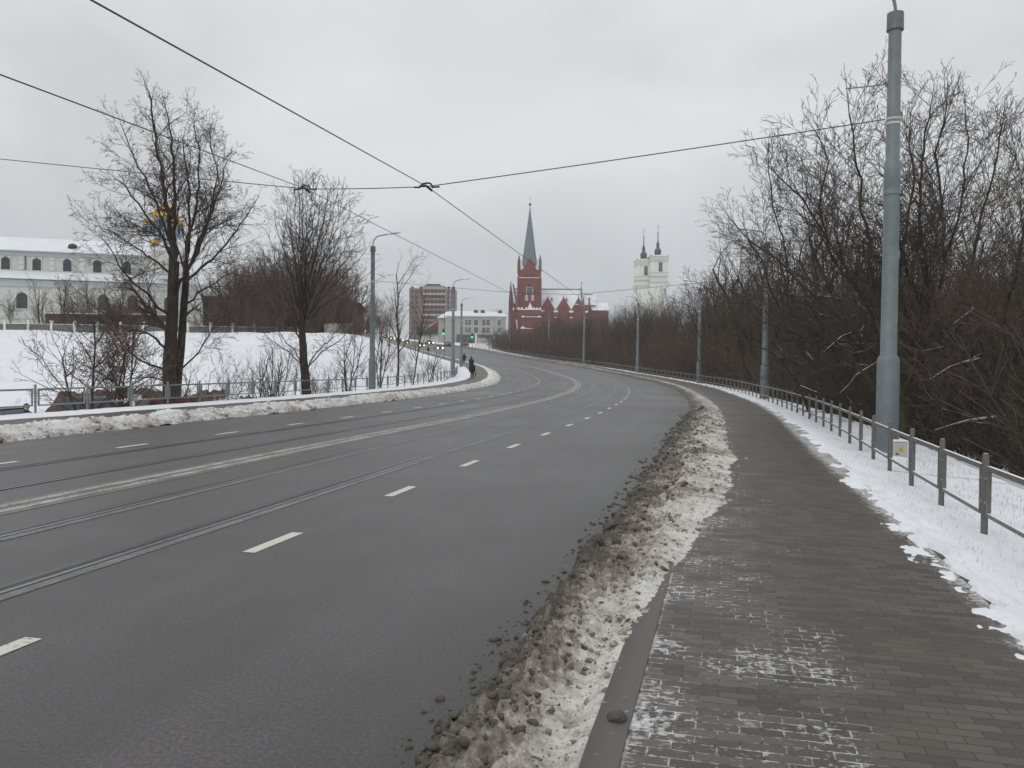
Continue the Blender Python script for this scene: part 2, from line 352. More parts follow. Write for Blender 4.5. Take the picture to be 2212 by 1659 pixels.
M['redbrick']=brick('red_brick',(.250,.068,.052),(.175,.048,.040),(.15,.095,.08)); M['darkbrick']=brick('dark_brick',(.085,.052,.046),(.055,.036,.032),(.06,.05,.045))
M['rubble']=simple('brick_rubble',(.19,.085,.06),(.055,.045,.04),scale=2.5,bmp=.8)
M['creamwall']=simple('cream_wall',(.63,.64,.60),(.56,.57,.53),scale=.5,rough=.9); M['bluetrim']=simple('pale_blue_trim',(.50,.55,.55),(.46,.51,.51),scale=.5)
M['creamtrim']=simple('cream_trim',(.70,.71,.66),(.64,.65,.61),scale=.8); M['darkglass']=simple('dark_glass',(.05,.055,.07),(.03,.033,.045),rough=.25,scale=1.)
M['gold']=simple('gold_leaf',(.80,.54,.10),(.66,.42,.07),rough=.4,metal=.25,scale=2.); M['bluedrum']=simple('blue_render',(.36,.45,.51),(.30,.38,.44),scale=1.)
M['slate']=simple('slate_spire',(.165,.205,.225),(.12,.155,.175),rough=.55,scale=1.2); M['navy']=simple('navy_dome',(.018,.03,.085),(.01,.018,.05),rough=.4,scale=1.)
M['whitewall']=simple('white_wall',(.78,.78,.71),(.68,.68,.62),scale=.4); M['whitetrim']=simple('white_trim',(.62,.62,.57),(.52,.53,.48),scale=.6)
M['housewall']=simple('house_wall',(.43,.43,.40),(.36,.36,.33),scale=.5); M['housestone']=simple('house_base',(.14,.13,.12),(.08,.075,.07),scale=1.)
M['blockwall']=simple('panel_wall',(.24,.165,.15),(.185,.125,.115),scale=.2); M['blockpale']=simple('pale_panel',(.42,.38,.36),(.34,.30,.28),scale=.4); M['blockcream']=simple('cream_panel',(.40,.34,.27),(.34,.28,.22),scale=.4)
M['stone']=simple('wall_stone',(.20,.19,.17),(.11,.105,.095),scale=2.,bmp=.4); M['black']=simple('black_plastic',(.02,.02,.022),rough=.5)
M['white']=simple('white_paint',(.70,.70,.68),(.6,.6,.58),rough=.5); M['boxwhite']=simple('box_plastic',(.50,.50,.45),(.42,.42,.38),rough=.5); M['yellow']=simple('yellow_paint',(.65,.48,.03),rough=.5)
M['red']=simple('sign_red',(.55,.035,.03),rough=.5); M['redtarp']=simple('red_tarp',(.20,.03,.03),(.10,.02,.02),scale=3)
M['greenroof']=simple('green_fascia',(.03,.11,.07),rough=.6); M['tyre']=simple('tyre',(.02,.02,.02),rough=.9)
M['clothblack']=simple('black_cloth',(.018,.018,.022),(.010,.010,.013),rough=.9,scale=20); M['clothnavy']=simple('navy_cloth',(.018,.022,.04),(.012,.014,.026),rough=.9,scale=20); M['clothblue']=simple('blue_jacket',(.02,.05,.19),rough=.8)
M['skin']=simple('skin',(.45,.28,.20),rough=.6); M['hair']=simple('hair',(.03,.02,.015),rough=.8)
M['head']=emis('headlight_warm',(1.,.83,.32),9); M['headw']=emis('headlight_white',(1,.98,.9),11); M['grn']=emis('signal_green',(.0,.85,.45),2.2); M['tail']=emis('tail_light',(.9,.05,.03),2.0); M['redsig']=emis('signal_red',(.95,.16,.05),3)
# ------------------------------------------------------------------ ground
def cross(o,y):
    """height of the made ground next to the road, relative to g(y)"""
    r=np.where(o>0, np.interp(o-FR(y),[-.9,-.6,0,1.8,2.3,4,8,16,60],[.09,.05,-.10,-.2,-.35,-.9,-2.2,-3.4,-3.6]),0)
    return r
def terr(x,y):
    x=np.asarray(x,float); y=np.asarray(y,float)
    o,yy=offs(x,np.clip(y,-50,495)); gy=g(y)
    # right side wood
    fr=FR(yy)
    fade=1-smooth01((y-190)/60)
    zr=gy+np.interp(o-fr,[0,1.8,2.3,4,8,16,60],[-.16,-.28,-.45,-.9,-1.7,-2.4,-2.6])*(.12+.88*fade)
    # left side
    d=-(o)-11.9
    hill=-2.1+smooth01((y-44)/56)*7.4+smooth01((y-100)/35)*1.5
    hill=np.where(y>150,np.maximum(hill,gy+smooth01((y-150)/40)*.2),hill)
    w=smooth01(d/(3.2+9.8*smooth01((y-42)/35)))
    far=smooth01((y-235)/40); 
    hill=hill*(1-far)+gy*far
    lowd=-smooth01(d/4)*(1-smooth01((y-70)/30))*0.3
    zl=(gy+.06)*(1-w)+hill*w+lowd
    bumps=(fbm(x*.12,y*.12,5,3)-.5)*.9+(fbm(x*.6,y*.6,8,3)-.5)*.22
    z=np.where(o>0,zr,zl)
    edge=smooth01((np.abs(o)-13)/5)
    z=z+bumps*edge
    under=1-smooth01((np.where(o>0,o-fr-.2,-o-11.6))/.8)
    return z-under*.45
def grid_axis(parts):
    a=[]
    for lo,hi,st in parts: a+=list(np.arange(lo,hi,st))
    return np.array(a+[parts[-1][1]])
xs=grid_axis([(-1400,-400,100),(-400,-120,20),(-120,-60,3),(-60,60,1.0),(60,120,3),(120,400,20),(400,1400,100)])
ys=grid_axis([(-300,-20,40),(-20,0,4),(0,140,1.0),(140,300,2.5),(300,700,20),(700,2000,130)])
X,Y=np.meshgrid(xs,ys); Z=terr(X,Y); nx,ny=len(xs),len(ys)
idx=np.arange(nx*ny).reshape(ny,nx); Q=np.stack([idx[:-1,:-1],idx[:-1,1:],idx[1:,1:],idx[1:,:-1]],-1).reshape(-1,4)
gr=mesh_np('ground',np.stack([X,Y,Z],-1).reshape(-1,3),Q,m_snow('field_snow',dirt=.12,scale=.5,dirtc=(.30,.29,.26)),smooth=True); tag(gr,kind='structure')
def strip(name,os_,ylo,yhi,dy,dz,mat,uvo=None,kind='structure',parent=None):
    """sheet following the road; os_ list of (offset function or number, height)"""
    yy=np.arange(ylo,yhi+dy*.5,dy); V=[];UV=[]
    fo=[(o if callable(o) else (lambda y,o=o:np.full_like(y,o))) for o,_ in os_]
    for f,(o,h) in zip(fo,os_):
        oo=f(yy); x,y,z=pos(oo,yy,h+dz); V.append(np.stack([x,y,z],-1)); UV.append(np.stack([oo-(uvo(yy) if uvo else 0),s_of(yy)],-1))
    V=np.array(V);UV=np.array(UV); n,m_=V.shape[:2]; ix=np.arange(n*m_).reshape(n,m_)
    q=np.stack([ix[:-1,:-1],ix[1:,:-1],ix[1:,1:],ix[:-1,1:]],-1).reshape(-1,4)
    o=mesh_np(name,V.reshape(-1,3),q,mat,parent,smooth=True,uv=UV.reshape(-1,2)); 
    if kind: tag(o,kind=kind)
    return o
YE=470
strip('road',[(lambda y:LE(y)-.75,0),(-3,0),(0,0),(3,0),(lambda y:RE(y)+.75,0)],-14,YE,1.,0,M['asphalt'])
strip('kerb',[(lambda y:KR(y)-.0,-.05),(lambda y:KR(y)+.002,.115),(lambda y:KR(y)+.15,.12)],-14,250,1.,0,M['kerb'])
strip('kerb',[(lambda y:KL(y)-.15,.12),(lambda y:KL(y)-.002,.115),(lambda y:KL(y),-.05)],-14,250,1.,0,M['kerb'])
strip('pavement',[(lambda y:KR(y)+.15,.112),(lambda y:KR(y)+.5,.112),(lambda y:PR(y)-1,.112),(lambda y:PR(y)+.06,.107)],-14,60,.5,0,M['paving'],uvo=lambda y:KR(y)+.15)
strip('pavement',[(lambda y:KR(y)+.15,.112),(lambda y:PR(y)+.06,.107)],60.,260,1.,0,M['paving_far'])
strip('pavement',[(PL-.6,.107),(PL+1,.112),(lambda y:KL(y)-.15,.112)],-14,260,1.,0,M['paving_far'])
strip('ground_shoulder',[(lambda y:PR(y)+.06,.107),(lambda y:PR(y)+.22,.04),(lambda y:FR(y)+.3,-.17),(lambda y:FR(y)+2.2,-.33)],-14,260,1.,-.01,M['soil'])
strip('ground_shoulder',[(-12.3,-.45),(-11.6,.0),(PL-.6,.107)],-14,260,1.,-.01,M['soil'])
# snow verge sheets with ragged edges (fine near the camera)
def snow_sheet(name,f,mat,patches,kind='structure',smooth=True,label=None):
    V=[];F=[];U=[];base=0
    for ylo,yhi,dy,olo,ohi,do in patches:
        yy=np.arange(ylo,yhi+dy*.5,dy); no=int(round((ohi-olo)/do))+1; tt=np.linspace(olo,ohi,no)
        YY,TT=np.meshgrid(yy,tt); oo,h,u=f(TT,YY); x,y,z=pos(oo,YY,h)
        V.append(np.stack([x,y,z],-1).reshape(-1,3)); U.append(np.stack([u,s_of(YY)],-1).reshape(-1,2))
        ix=np.arange(YY.size).reshape(YY.shape)+base; F.append(np.stack([ix[:-1,:-1],ix[1:,:-1],ix[1:,1:],ix[:-1,1:]],-1).reshape(-1,4)); base+=YY.size
    o=mesh_np(name,np.concatenate(V),np.concatenate(F),mat,smooth=smooth,uv=np.concatenate(U)); tag(o,label=label,kind=kind); return o
def verge_r(t,y):       # t: distance from pavement edge
    o=PR(y)+t-.25; s=s_of(y)
    gz=np.interp(o-PR(y),[-.5,.06,.22,.95,2.7,3.3],[.108,.108,.06,-.09,-.24,-.5])
    rag=(fbm(s*2.6,o*5,11,4)-.5)*.5+(fbm(s*.7,o*.7,12,2)-.5)*.25+(fbm(s*9,o*16,15,2)-.5)*.22+(fbm(s*28,o*34,16,2)-.5)*.12
    th=.055*smooth01((t-.12+rag)/.30)+.012*(fbm(s*7,o*7,13,3)-.5)+(fbm(s*1.2,o*1.2,14,2)-.5)*.03*smooth01(t-.3)
    foot=smooth01((fbm(s*2.6+3,o*7,31,3)-.585)/.05)*np.clip(1-np.abs(t-.38)/.28,0,1)
    th=th-.075*foot-.012
    u=t
    return o,gz+th,u
snow_sheet('ground_snow_verge',verge_r,M['snow'],[(-3,16,.03,0,1.2,.03),(-3,16,.12,1.2,3.3,.12),(16,45,.1,0,3.3,.12),(45,260,.4,0,3.3,.25)])
def verge_l(t,y):
    o=PL+.15-t; s=s_of(y); gz=np.interp(-(o-PL),[-.3,0,.2,1.7,2.3],[.11,.11,.09,.02,-.35])
    th=.10*smooth01((t-.05+(fbm(s*1.2,o*2,21,3)-.5)*.35)/.35)-.015+.04*(fbm(s*3,o*3,22,3)-.5)
    return o,gz+th,t
snow_sheet('ground_snow_verge',verge_l,M['snow'],[(6,50,.12,0,2.45,.1),(50,260,.4,0,2.45,.2)])
# slush banks
def bank_r(t,y):        # t 0..1 across
    bw=BW(y)*1.08; s=s_of(y); o=RE(y)-.02+t*(bw+.02)
    onk=smooth01((o-KR(y)+.16)/.18)*.115
    rag=(fbm(s*1.6,t*2,41,3)-.5)*.30
    tt=t+rag*.45
    prof=smooth01((tt-.02)/.14)*(1-smooth01((tt-.30)/.62))
    hmax=np.interp(y,[0,8,20,60],[.055,.065,.10,.13])+.04*(fbm(s*.5,0*t,42,2)-.5)*2
    l1=fbm(s*5,o*5,43,4); l2=fbm(s*17,o*17,44,3); l3=fbm(s*38,o*38,48,3); l4=fbm(s*26,o*26,49,3)
    body=np.maximum(hmax*prof,0)
    lump=(l1-.45)*.09*prof+(np.abs(l2-.5))*.085*np.clip(prof+.12,0,1)*smooth01((.75-t)/.5)*(1-smooth01((t-.9)*10))+(l3-.5)*.034*np.clip(prof+.25,0,1)+smooth01((l4-.56)/.10)*.022*np.clip(prof*1.5+.05,0,1)
    thin=.032*smooth01((1-tt)/.35)*smooth01((tt-.02)/.1)-.022
    cl=smooth01((fbm(s*9,o*9,47,2)-.58)/.09)*.035*np.clip(prof*2,0,1)*smooth01((.8-t)/.4)
    z=np.maximum(body+lump+cl,0)+thin+np.where(o>KR(y),onk,onk)
    return o,z-.010,np.clip(t*1.1,0,1)+0*z
snow_sheet('slush_bank',bank_r,M['slush'],[(-2,12,.016,0,1,.0125),(12,30,.05,0,1,.025),(30,90,.12,0,1,.05),(90,255,.3,0,1,.08)],kind='stuff',smooth=False,label=None)
tag(bpy.data.objects['slush_bank'],label='dirty grey brown slush heaped along the kerb of the right pavement',cat='slush',kind='stuff')
def bank_l(t,y):
    s=s_of(y); bw=np.interp(y,[0,60,75,110,260],[1.6,1.5,1.7,1.2,.8]); o=LE(y)+.1-t*bw
    prof=smooth01((t+(fbm(s*1.1,t*1.5,51,3)-.5)*.3-.02)/.2)*(1-smooth01((t+(fbm(s*1.3,t*1.5,52,3)-.5)*.3-.6)/.35))
    h=(.15+.07*(fbm(s*.6,0*t,53,2)-.5)*2)*np.interp(y,[0,40,80,150],[1,.9,.6,.35])
    onk=smooth01((-(o-KL(y))+.03)/.06)*.115
    z=np.maximum(h*prof,onk*0)+((fbm(s*4,o*4,54,4)-.5)*.11+np.abs(fbm(s*11,o*11,55,3)-.5)*.16)*np.clip(prof+.05,0,1)
    return o,np.maximum(z,-.02)+np.where(prof>.02,0,-.03)+onk*.9-.01,np.clip(1-t*0-.6*prof-.2,0,1)*0+t
o_=snow_sheet('slush_bank',bank_l,M['slush_white'],[(8,60,.05,0,1,.035),(60,255,.2,0,1,.08)],kind='stuff',smooth=False)
tag(o_,label='lumpy whitish ploughed snow heaped along the kerb of the left pavement',cat='snow',kind='stuff')
# clods of frozen slush scattered over the banks (uncountable)
def clods(N_,side,seed,mat,label,y0,y1,r0,r1):
    nr=np.random.RandomState(seed); ico=[]; ph=(1+5**.5)/2
    bv=np.array([(-1,ph,0),(1,ph,0),(-1,-ph,0),(1,-ph,0),(0,-1,ph),(0,1,ph),(0,-1,-ph),(0,1,-ph),(ph,0,-1),(ph,0,1),(-ph,0,-1),(-ph,0,1)])/1.9
    bf=np.array([(0,11,5),(0,5,1),(0,1,7),(0,7,10),(0,10,11),(1,5,9),(5,11,4),(11,10,2),(10,7,6),(7,1,8),(3,9,4),(3,4,2),(3,2,6),(3,6,8),(3,8,9),(4,9,5),(2,4,11),(6,2,10),(8,6,7),(9,8,1)])
    V=[];F=[];U=[]
    for i in range(N_):
        y=y0+(y1-y0)*nr.rand()**1.6; t=nr.rand()**2.3*.95; T_=np.array(t); Y_=np.array(y)
        if side>0: o,h,u=bank_r(T_,Y_)
        else: o,h,u=bank_l(T_,Y_)
        if side>0 and nr.rand()<.12: o=o-.05-.1*nr.rand(); h=.0
        r=(r0+(r1-r0)*nr.rand()**6)*(1 if side<0 else (.75+y*.03)); x,yy,z=[float(v) for v in pos(o,y,h)]
        v=bv*(1+.35*nr.randn(12,1)*.6)*r*np.array([1.2,1.,.75])[nr.permutation(3)]; a=nr.rand()*6.28; c,s_=math.cos(a),math.sin(a)
        v=np.stack([v[:,0]*c-v[:,1]*s_+x,v[:,0]*s_+v[:,1]*c+yy,v[:,2]*.75+z+r*.05],-1); F.append(bf+len(V)*12); V.append(v); U.append(np.tile([[max(0.,t*.75-.15+.25*(nr.rand()-.5)),0]],(12,1)))
    o=mesh_np('slush_clods',np.concatenate(V),np.concatenate(F),M[mat],smooth=False,uv=np.concatenate(U)); tag(o,label,'snow clods',kind='stuff')
clods(15000,1,5,'slush','small frozen slush clods strewn over the right bank',2.3,30,.005,.034)
clods(900,-1,6,'slush_white','small whitish snow clods strewn over the left bank',12,60,.03,.10)
# markings (each sheet 4 mm above the one below)
def band(name,o0,w,mat,dz,ylo=-12,yhi=230,dy=.6,kind='structure'):
    return strip(name,[(o0-w/2,0),(o0+w/2,0)],ylo,yhi,dy,dz,mat,kind=kind)
band('road_dust_band',0,.62,M['dirtband'],.004)
for q in (-.125,.125): band('road_marking_median',q,.13,M['paint_median'],.008,yhi=300)
for c,dirt in ((-1.15,0),(-2.68,1),(1.15,1),(2.68,1)):
    if dirt: band('road_rail_band',c+(.13 if c>0 else -.14),.13,M['dirtband'],.004)
    band('road_rail_band',c-.08,.10,M['wetband'],.004)
    band('tram_rail_groove',c-.02,.07,M['groove'],.008)
    band('tram_rail',c+.045,.05,M['railsteel'],.010)
for n_,(off_,y0,cnt) in enumerate(((3.68,8.25,46),(-3.3,15.0,46))):
    s0=float(s_of(y0))
    for k in range(-4 if n_==0 else -3,cnt):
        s=s0+k*3.13; ya,yb=float(y_of(s-.43)),float(y_of(s+.43))
        if yb>300: break
        strip('lane_dash',[(off_-.06,0),(off_+.06,0)],ya,yb,(yb-ya)/2,.004,M['paint'],kind='structure')
# slush chunks
def chunk(px,py,Y,r,label,mat='slush',seed=0,zoff=.1):
    x,y,_=P(px,py,Y); rnd=random.Random(seed); mb=MB(); mb.ball((0,0,0),r,1,.8,.75,n=12)
    vv=[]
    for v in mb.v:
        n=float(fbm(np.array(v[0]/r*1.6+seed),np.array(v[1]/r*1.6+v[2]/r),seed,4)); k=.25+1.5*n; vv.append((v[0]*k,v[1]*k,v[2]*k))
    mb.v=vv; o=mb.build('slush_chunk',M[mat]); oo,yy=offs(np.array(x),np.array(y)); oo=max(float(oo),float(RE(yy))+.06) if px<1330 else float(oo); tq=(oo-float(RE(yy))+.02)/(float(BW(yy))*1.08+.02); hq=float(bank_r(np.array(min(max(tq,.02),.98)),np.array(float(yy)))[1]) if tq<1 else .11; x,y,zq=[float(v) for v in pos(oo,float(yy),hq)]; o.location=(x,y,zq+r*.25); o.rotation_euler=(0,0,seed)
    tag(o,label,'snow chunk','dirty snow chunks along the right slush bank')
for a in ((1318,1140,8.0,.10,'largest upright dark chunk of frozen slush at the street edge of the bank',.14),(1297,1200,7.0,.06,'dark rounded slush chunk just before the largest upright one',.12),(1333,1190,7.15,.055,'flat slush chunk beside the rounded dark one, away from the street',.12),
          (970,1600,3.45,.045,'pale crumbly snow chunk nearest the camera at the street edge',.12),(1338,1560,3.55,.045,'lone slush lump lying on the paving beside the kerb stone',.14),(1515,893,29,.14,'dark slush mound on the bank where the road bends away',.2),(1070,1425,4.5,.045,'small dark slush chunk on the street edge in the lower half of the bank',.1)):
    chunk(*a[:4],a[4],'slush',int(a[0])%97+1,a[5])
# ------------------------------------------------------------------ tram masts, wires
def mast(x,y,z,h,lamp_dir,label,arm=True,rod=False,r0=.225,thin=False):
    t=empty('tram_mast',(x,y,z),0,label=label,cat='lamp post',group='tram masts with street lamps')
    s=h/9.05
    if thin: prof=[(.10,-.3),(.10,1.4),(.075,1.45),(.06,h)]
    else: prof=[(r0,-.3),(r0-.005,1.94*s),(r0-.02,2.02*s),(.163,2.08*s),(.150,5.35*s),(.168,5.36*s),(.166,5.42*s),(.150,5.45*s),(.160,5.50*s),(.158,6.02*s),(.136,6.05*s),(.124,h-.35)]
    MB().lathe(prof,n=20).build('pole',M['galv'],t,smooth=True)
    if not thin: MB().lathe([(.125,h-.36),(.165,h-.35),(.16,h),(.02,h+.01)],n=20).build('cap',M['galv_dark'],t,smooth=True)
    dx,dy=math.cos(lamp_dir),math.sin(lamp_dir)
    if arm:
        pts=[]
        for k in range(9):
            a=k/8*math.pi/2*.9; pts.append((dx*(1-math.cos(a))*.42,dy*(1-math.cos(a))*.42,h+.02+math.sin(a)*.62))
        e=pts[-1]; pts+= [(e[0]+dx*.35,e[1]+dy*.35,e[2]+.07),(e[0]+dx*.6,e[1]+dy*.6,e[2]+.12)]
        MB().tube(pts,.034,n=8).build('lamp_arm',M['galv'],t,smooth=True)
        e=pts[-1]; mb=MB(); q=[(0,.06,.05),(.12,.15,.09),(.4,.20,.11),(.65,.13,.07),(.76,.04,.03)]
        k0=len(mb.v)
        for (l,w,hh) in q:
            for j in range(10):
                a=2*math.pi*j/10; cx=e[0]+dx*l; cy=e[1]+dy*l
                mb.v.append((cx-dy*w*math.cos(a),cy+dx*w*math.cos(a),e[2]+l*.14+hh*math.sin(a)*(1 if math.sin(a)>0 else .6)))
        for i in range(len(q)-1):
            for j in range(10): j2=(j+1)%10; mb.f.append((k0+i*10+j,k0+i*10+j2,k0+i*10+10+j2,k0+i*10+10+j))
        mb.f.append(tuple(range(9,-1,-1))); mb.f.append(tuple(40+j for j in range(10)))
        mb.build('lamp_head',M['roofsnow'] if h<30 else M['galv'],t,smooth=True)
    if rod:
        zz=7.62*s; MB().tube([(dx*.1,dy*.1,zz),(dx*.92,dy*.92,zz-.03)],.012,n=6).tube([(dx*.12,dy*.12,zz-.05),(dx*.17,dy*.17,zz+.05)],.03,n=6).build('side_rod',M['galv_dark'],t)
    if not thin: MB().lathe([(.136,6.78*s),(.145,6.79*s),(.145,6.82*s),(.136,6.83*s)],n=16).lathe([(.136,6.88*s),(.143,6.89*s),(.143,6.91*s),(.136,6.92*s)],n=16).build('clamp',M['whitetrim'],t)
    return t
PI=math.pi
def mast_at(px_,Y,h,ld,label,py_base=None,**k):
    x,_,_=P(px_,790,Y); o,yy=offs(np.array(x),np.array(Y)); 
    if py_base: z=P(px_,py_base,Y)[2]
    else: z=float(g(Y))-.1
    return (x,Y,z),mast(x,Y,z,h,ld,label,**k)
mR=[]
for (px_,pb,Y,h,lb,kw) in ((1919,984,16.9,9.05,'tall grey steel mast nearest the camera behind the right railing',dict(rod=True)),
    (1652,866,46,8.85,'second grey mast along the right railing, standing among bare branches',dict(rod=True)),
    (1510,826,77.5,8.85,'third grey mast along the right railing, in front of brown brush',dict(rod=True)),
    (1377,804,105,8.9,'fourth grey mast along the right railing, below the white twin church towers',{}),
    (1261,784,136,8.9,'fifth mast along the right railing, in line with the red church roof end',{}),
    (1185,770.6,171,8.8,'sixth mast on the right side, carrying the red and white road signs',{}),
    (1100,758,205,8.7,'seventh mast on the right side, in front of the red church corner',{})):
    mR.append(mast_at(px_,Y,h,PI*(1-.08),'' or lb,pb,**kw))
mL=[]
for (px_,pb,Y,h,lb) in ((804,845,50.5,8.9,'grey mast with snowy lamp head, nearest on the left pavement'),
    (978,816,80.5,8.9,'second grey mast on the left pavement where the railing ends'),
    (996,801,109,8.9,'third grey mast on the left, slightly right of the second')):
    mL.append(mast_at(px_,Y,h,-.05,lb,pb))
mast_at(959,142,8.6,-.05,'slim grey pole on the left carrying the traffic light',783,arm=False,thin=True)
def wire(name,pts,r,label,cat='cable',sag=0,group='tram overhead wires'):
    P_=[]
    for a,b in zip(pts[:-1],pts[1:]):
        n=12
        for k in range(n+(1 if b is pts[-1] else 0)):
            t=k/n; P_.append(tuple(a[i]*(1-t)+b[i]*t-(sag*4*t*(1-t) if i==2 else 0) for i in range(3)))
    o=MB().tube(P_,r,n=6).build(name,M['wire']); tag(o,label,cat,group)
    return o
a1=P(922,403,19.2); b1=P(660,408,21.5)
pr=P(1912,258,16.9); pl=P(-500,292,26)
a2=P(1244,636,48); b2=P(1098,631,50.5)
a0=P(190,-4,7.2); a00=tuple(a0[i]+(a0[i]-a1[i])*.9 for i in range(3)); b0=P(0,161,9.5); b00=tuple(b0[i]+(b0[i]-b1[i])*1. for i in range(3))
wire('contact_wire',[a00,a0,a1,a2,P(1290,652,82)],.010,'contact wire coming down from the top left over the near tram track')
wire('contact_wire',[b00,b0,b1,b2,P(1140,655,84)],.010,'contact wire entering at the left edge over the far tram track')
wire('span_wire',[pl,b1,a1,pr],.011,'span wire crossing the road to the nearest right mast','cable',.02)
m2=P(1651,597,46); l2=P(805,606,50.5)
wire('span_wire',[l2,b2,a2,m2],.011,'thin span wire crossing from the first left mast to the second right mast','cable',.02)
for p,lb in ((a1,'dark wire clamp over the near track, right of the other'),(b1,'dark wire clamp over the far track, in front of the bare crown')):
    t=empty('wire_clamp',p,0,label=lb,cat='wire clamp',group='wire clamps on the span wire')
    MB().tube([(-.17,.02,.0),(-.10,0,.06),(0,0,.085),(.09,0,.07),(.13,0,.0),(.12,0,-.03)],.022,n=8).build('hanger',M['black'],t,smooth=True)
    MB().tube([(-.16,-.04,-.0),(-.02,0,.02),(.12,.06,-.085)],.03,n=8).build('grip',M['black'],t,smooth=True)
    MB().tube([(-.30,0,-.02),(-.15,0,-.02)],.02,n=6).build('insulator',M['black'],t); MB().tube([(.12,0,-.015),(.30,0,.0)],.02,n=6).build('insulator',M['black'],t)
# ------------------------------------------------------------------ railings
def railing(name,fo,zf,ylo,yhi,sp,mat,label,cap):
    root=empty(name,(0,0,0),0,label=label,cat='railing')
    s0=float(s_of(ylo)); n=int((float(s_of(yhi))-s0)/sp)
    pm=MB().lathe([(.033,-.25),(.033,.84),(.024,.862)],n=10).build('post',M[mat],root,smooth=True); ptm=pm.data; bpy.data.objects.remove(pm)
    w=sp-.20; pn=MB()
    def bar(x0,x1,z0,z1): pn.box(x0,x1,-.02,.02,z0,z1)
    bar(.10,sp-.10,.695,.745); bar(.10,sp-.10,.235,.275); bar(.10,.135,.275,.695); bar(sp-.135,sp-.10,.275,.695)
    for zz in (.36,.60): bar(.033,.10,zz-.012,zz+.012); bar(sp-.10,sp-.033,zz-.012,zz+.012)
    po=pn.build('panel',M[mat],root); pme=po.data; bpy.data.objects.remove(po)
    rest_p=MB(); far=[]
    for k in range(n+1):
        y=float(y_of(s0+k*sp)); y2=float(y_of(s0+(k+1)*sp)); x,yy,z=[float(v) for v in pos(fo(y),y,zf)]; x2,yy2,z2=[float(v) for v in pos(fo(y2),y2,zf)]
        rz=math.atan2(yy2-yy,x2-x); tilt=math.atan2(z2-z,math.hypot(x2-x,yy2-yy)); L_=math.hypot(x2-x,yy2-yy)/sp
        for nm,me in (('post',ptm),('panel',pme)):
            if nm=='panel' and k==n: continue
            if k<cap:
                o=bpy.data.objects.new(nm,me); col.objects.link(o); o.parent=root; o.location=(x,yy,z)
                o.rotation_euler=(0,0,rz) if nm=='post' else (0,-tilt,rz)
                if nm=='panel': o.scale=(L_,1,1)
            else:
                mt=Matrix.Translation((x,yy,z))@(Matrix.Rotation(rz,4,'Z')@(Matrix.Rotation(-tilt,4,'Y') if nm=='panel' else Matrix()))@Matrix.Diagonal((L_ if nm=='panel' else 1,1,1,1))
                b=len(rest_p.v); rest_p.v+=[tuple(mt@v.co) for v in me.vertices]; rest_p.f+=[tuple(b+i for i in p.vertices) for p in me.polygons]
    if rest_p.v: tag(rest_p.build('railing_run',M[mat],root),kind='stuff')
railing('pedestrian_railing',lambda y:float(FR(y)),-.08,5.5,232,1.76,'fence','long olive grey steel railing of framed panels along the right pavement',100)
railing('pedestrian_railing',lambda y:FL+.05,.08,13,97,2.0,'fence2','grey steel railing of framed panels along the left pavement',100)
# far side railing pieces near the junction
# ------------------------------------------------------------------ trees
def rot_about(v,ax,a):
    c,s=math.cos(a),math.sin(a); d=v[0]*ax[0]+v[1]*ax[1]+v[2]*ax[2]
    cr=(ax[1]*v[2]-ax[2]*v[1],ax[2]*v[0]-ax[0]*v[2],ax[0]*v[1]-ax[1]*v[0])
    return tuple(v[i]*c+cr[i]*s+ax[i]*d*(1-c) for i in range(3))
def norm(v): l=math.sqrt(v[0]**2+v[1]**2+v[2]**2)+1e-9; return (v[0]/l,v[1]/l,v[2]/l)
def perp(v,rnd):
    while True:
        a=(rnd.uniform(-1,1),rnd.uniform(-1,1),rnd.uniform(-1,1)); d=sum(a[i]*v[i] for i in range(3)); a=tuple(a[i]-d*v[i] for i in range(3))
        l=math.sqrt(sum(x*x for x in a))
        if l>.2: return tuple(x/l for x in a)
def branch(segs,rnd,p,d,L_,r,lv,mx,P_):
    n=max(2,int(L_/P_['step'][min(lv,len(P_['step'])-1)])); st=L_/n; kids=P_['kids'][min(lv,len(P_['kids'])-1)] if lv<mx else 0
    jit=P_['jit']; up=P_['up'][min(lv,len(P_['up'])-1)]; rr=r; rmin=P_['rmin']
    nk=kids*(L_/P_['ref'][min(lv,len(P_['ref'])-1)]) if kids else 0
    acc=rnd.random()
    for i in range(n):
        t=(i+1)/n; d=norm((d[0]+rnd.gauss(0,jit),d[1]+rnd.gauss(0,jit),d[2]+rnd.gauss(0,jit)+up*st))
        q=(p[0]+d[0]*st,p[1]+d[1]*st,p[2]+d[2]*st); r2=max(rmin,r*(1-.75*t)) if lv>0 else max(rmin,r*(1-.6*t))
        segs.append((p,q,rr,r2,lv)); p=q; rr=r2
        if kids and t>P_['start'][min(lv,len(P_['start'])-1)]:
            acc+=nk/n
            while acc>=1:
                acc-=1; a=P_['ang'][min(lv,len(P_['ang'])-1)]*rnd.uniform(.65,1.3); nd=rot_about(d,perp(d,rnd),a)
                ratio=P_['ratio'][min(lv,len(P_['ratio'])-1)]
                branch(segs,rnd,p,nd,L_*ratio*(1.15-.55*t)*rnd.uniform(.6,1.2),max(rmin,rr*.62),lv+1,mx,P_)
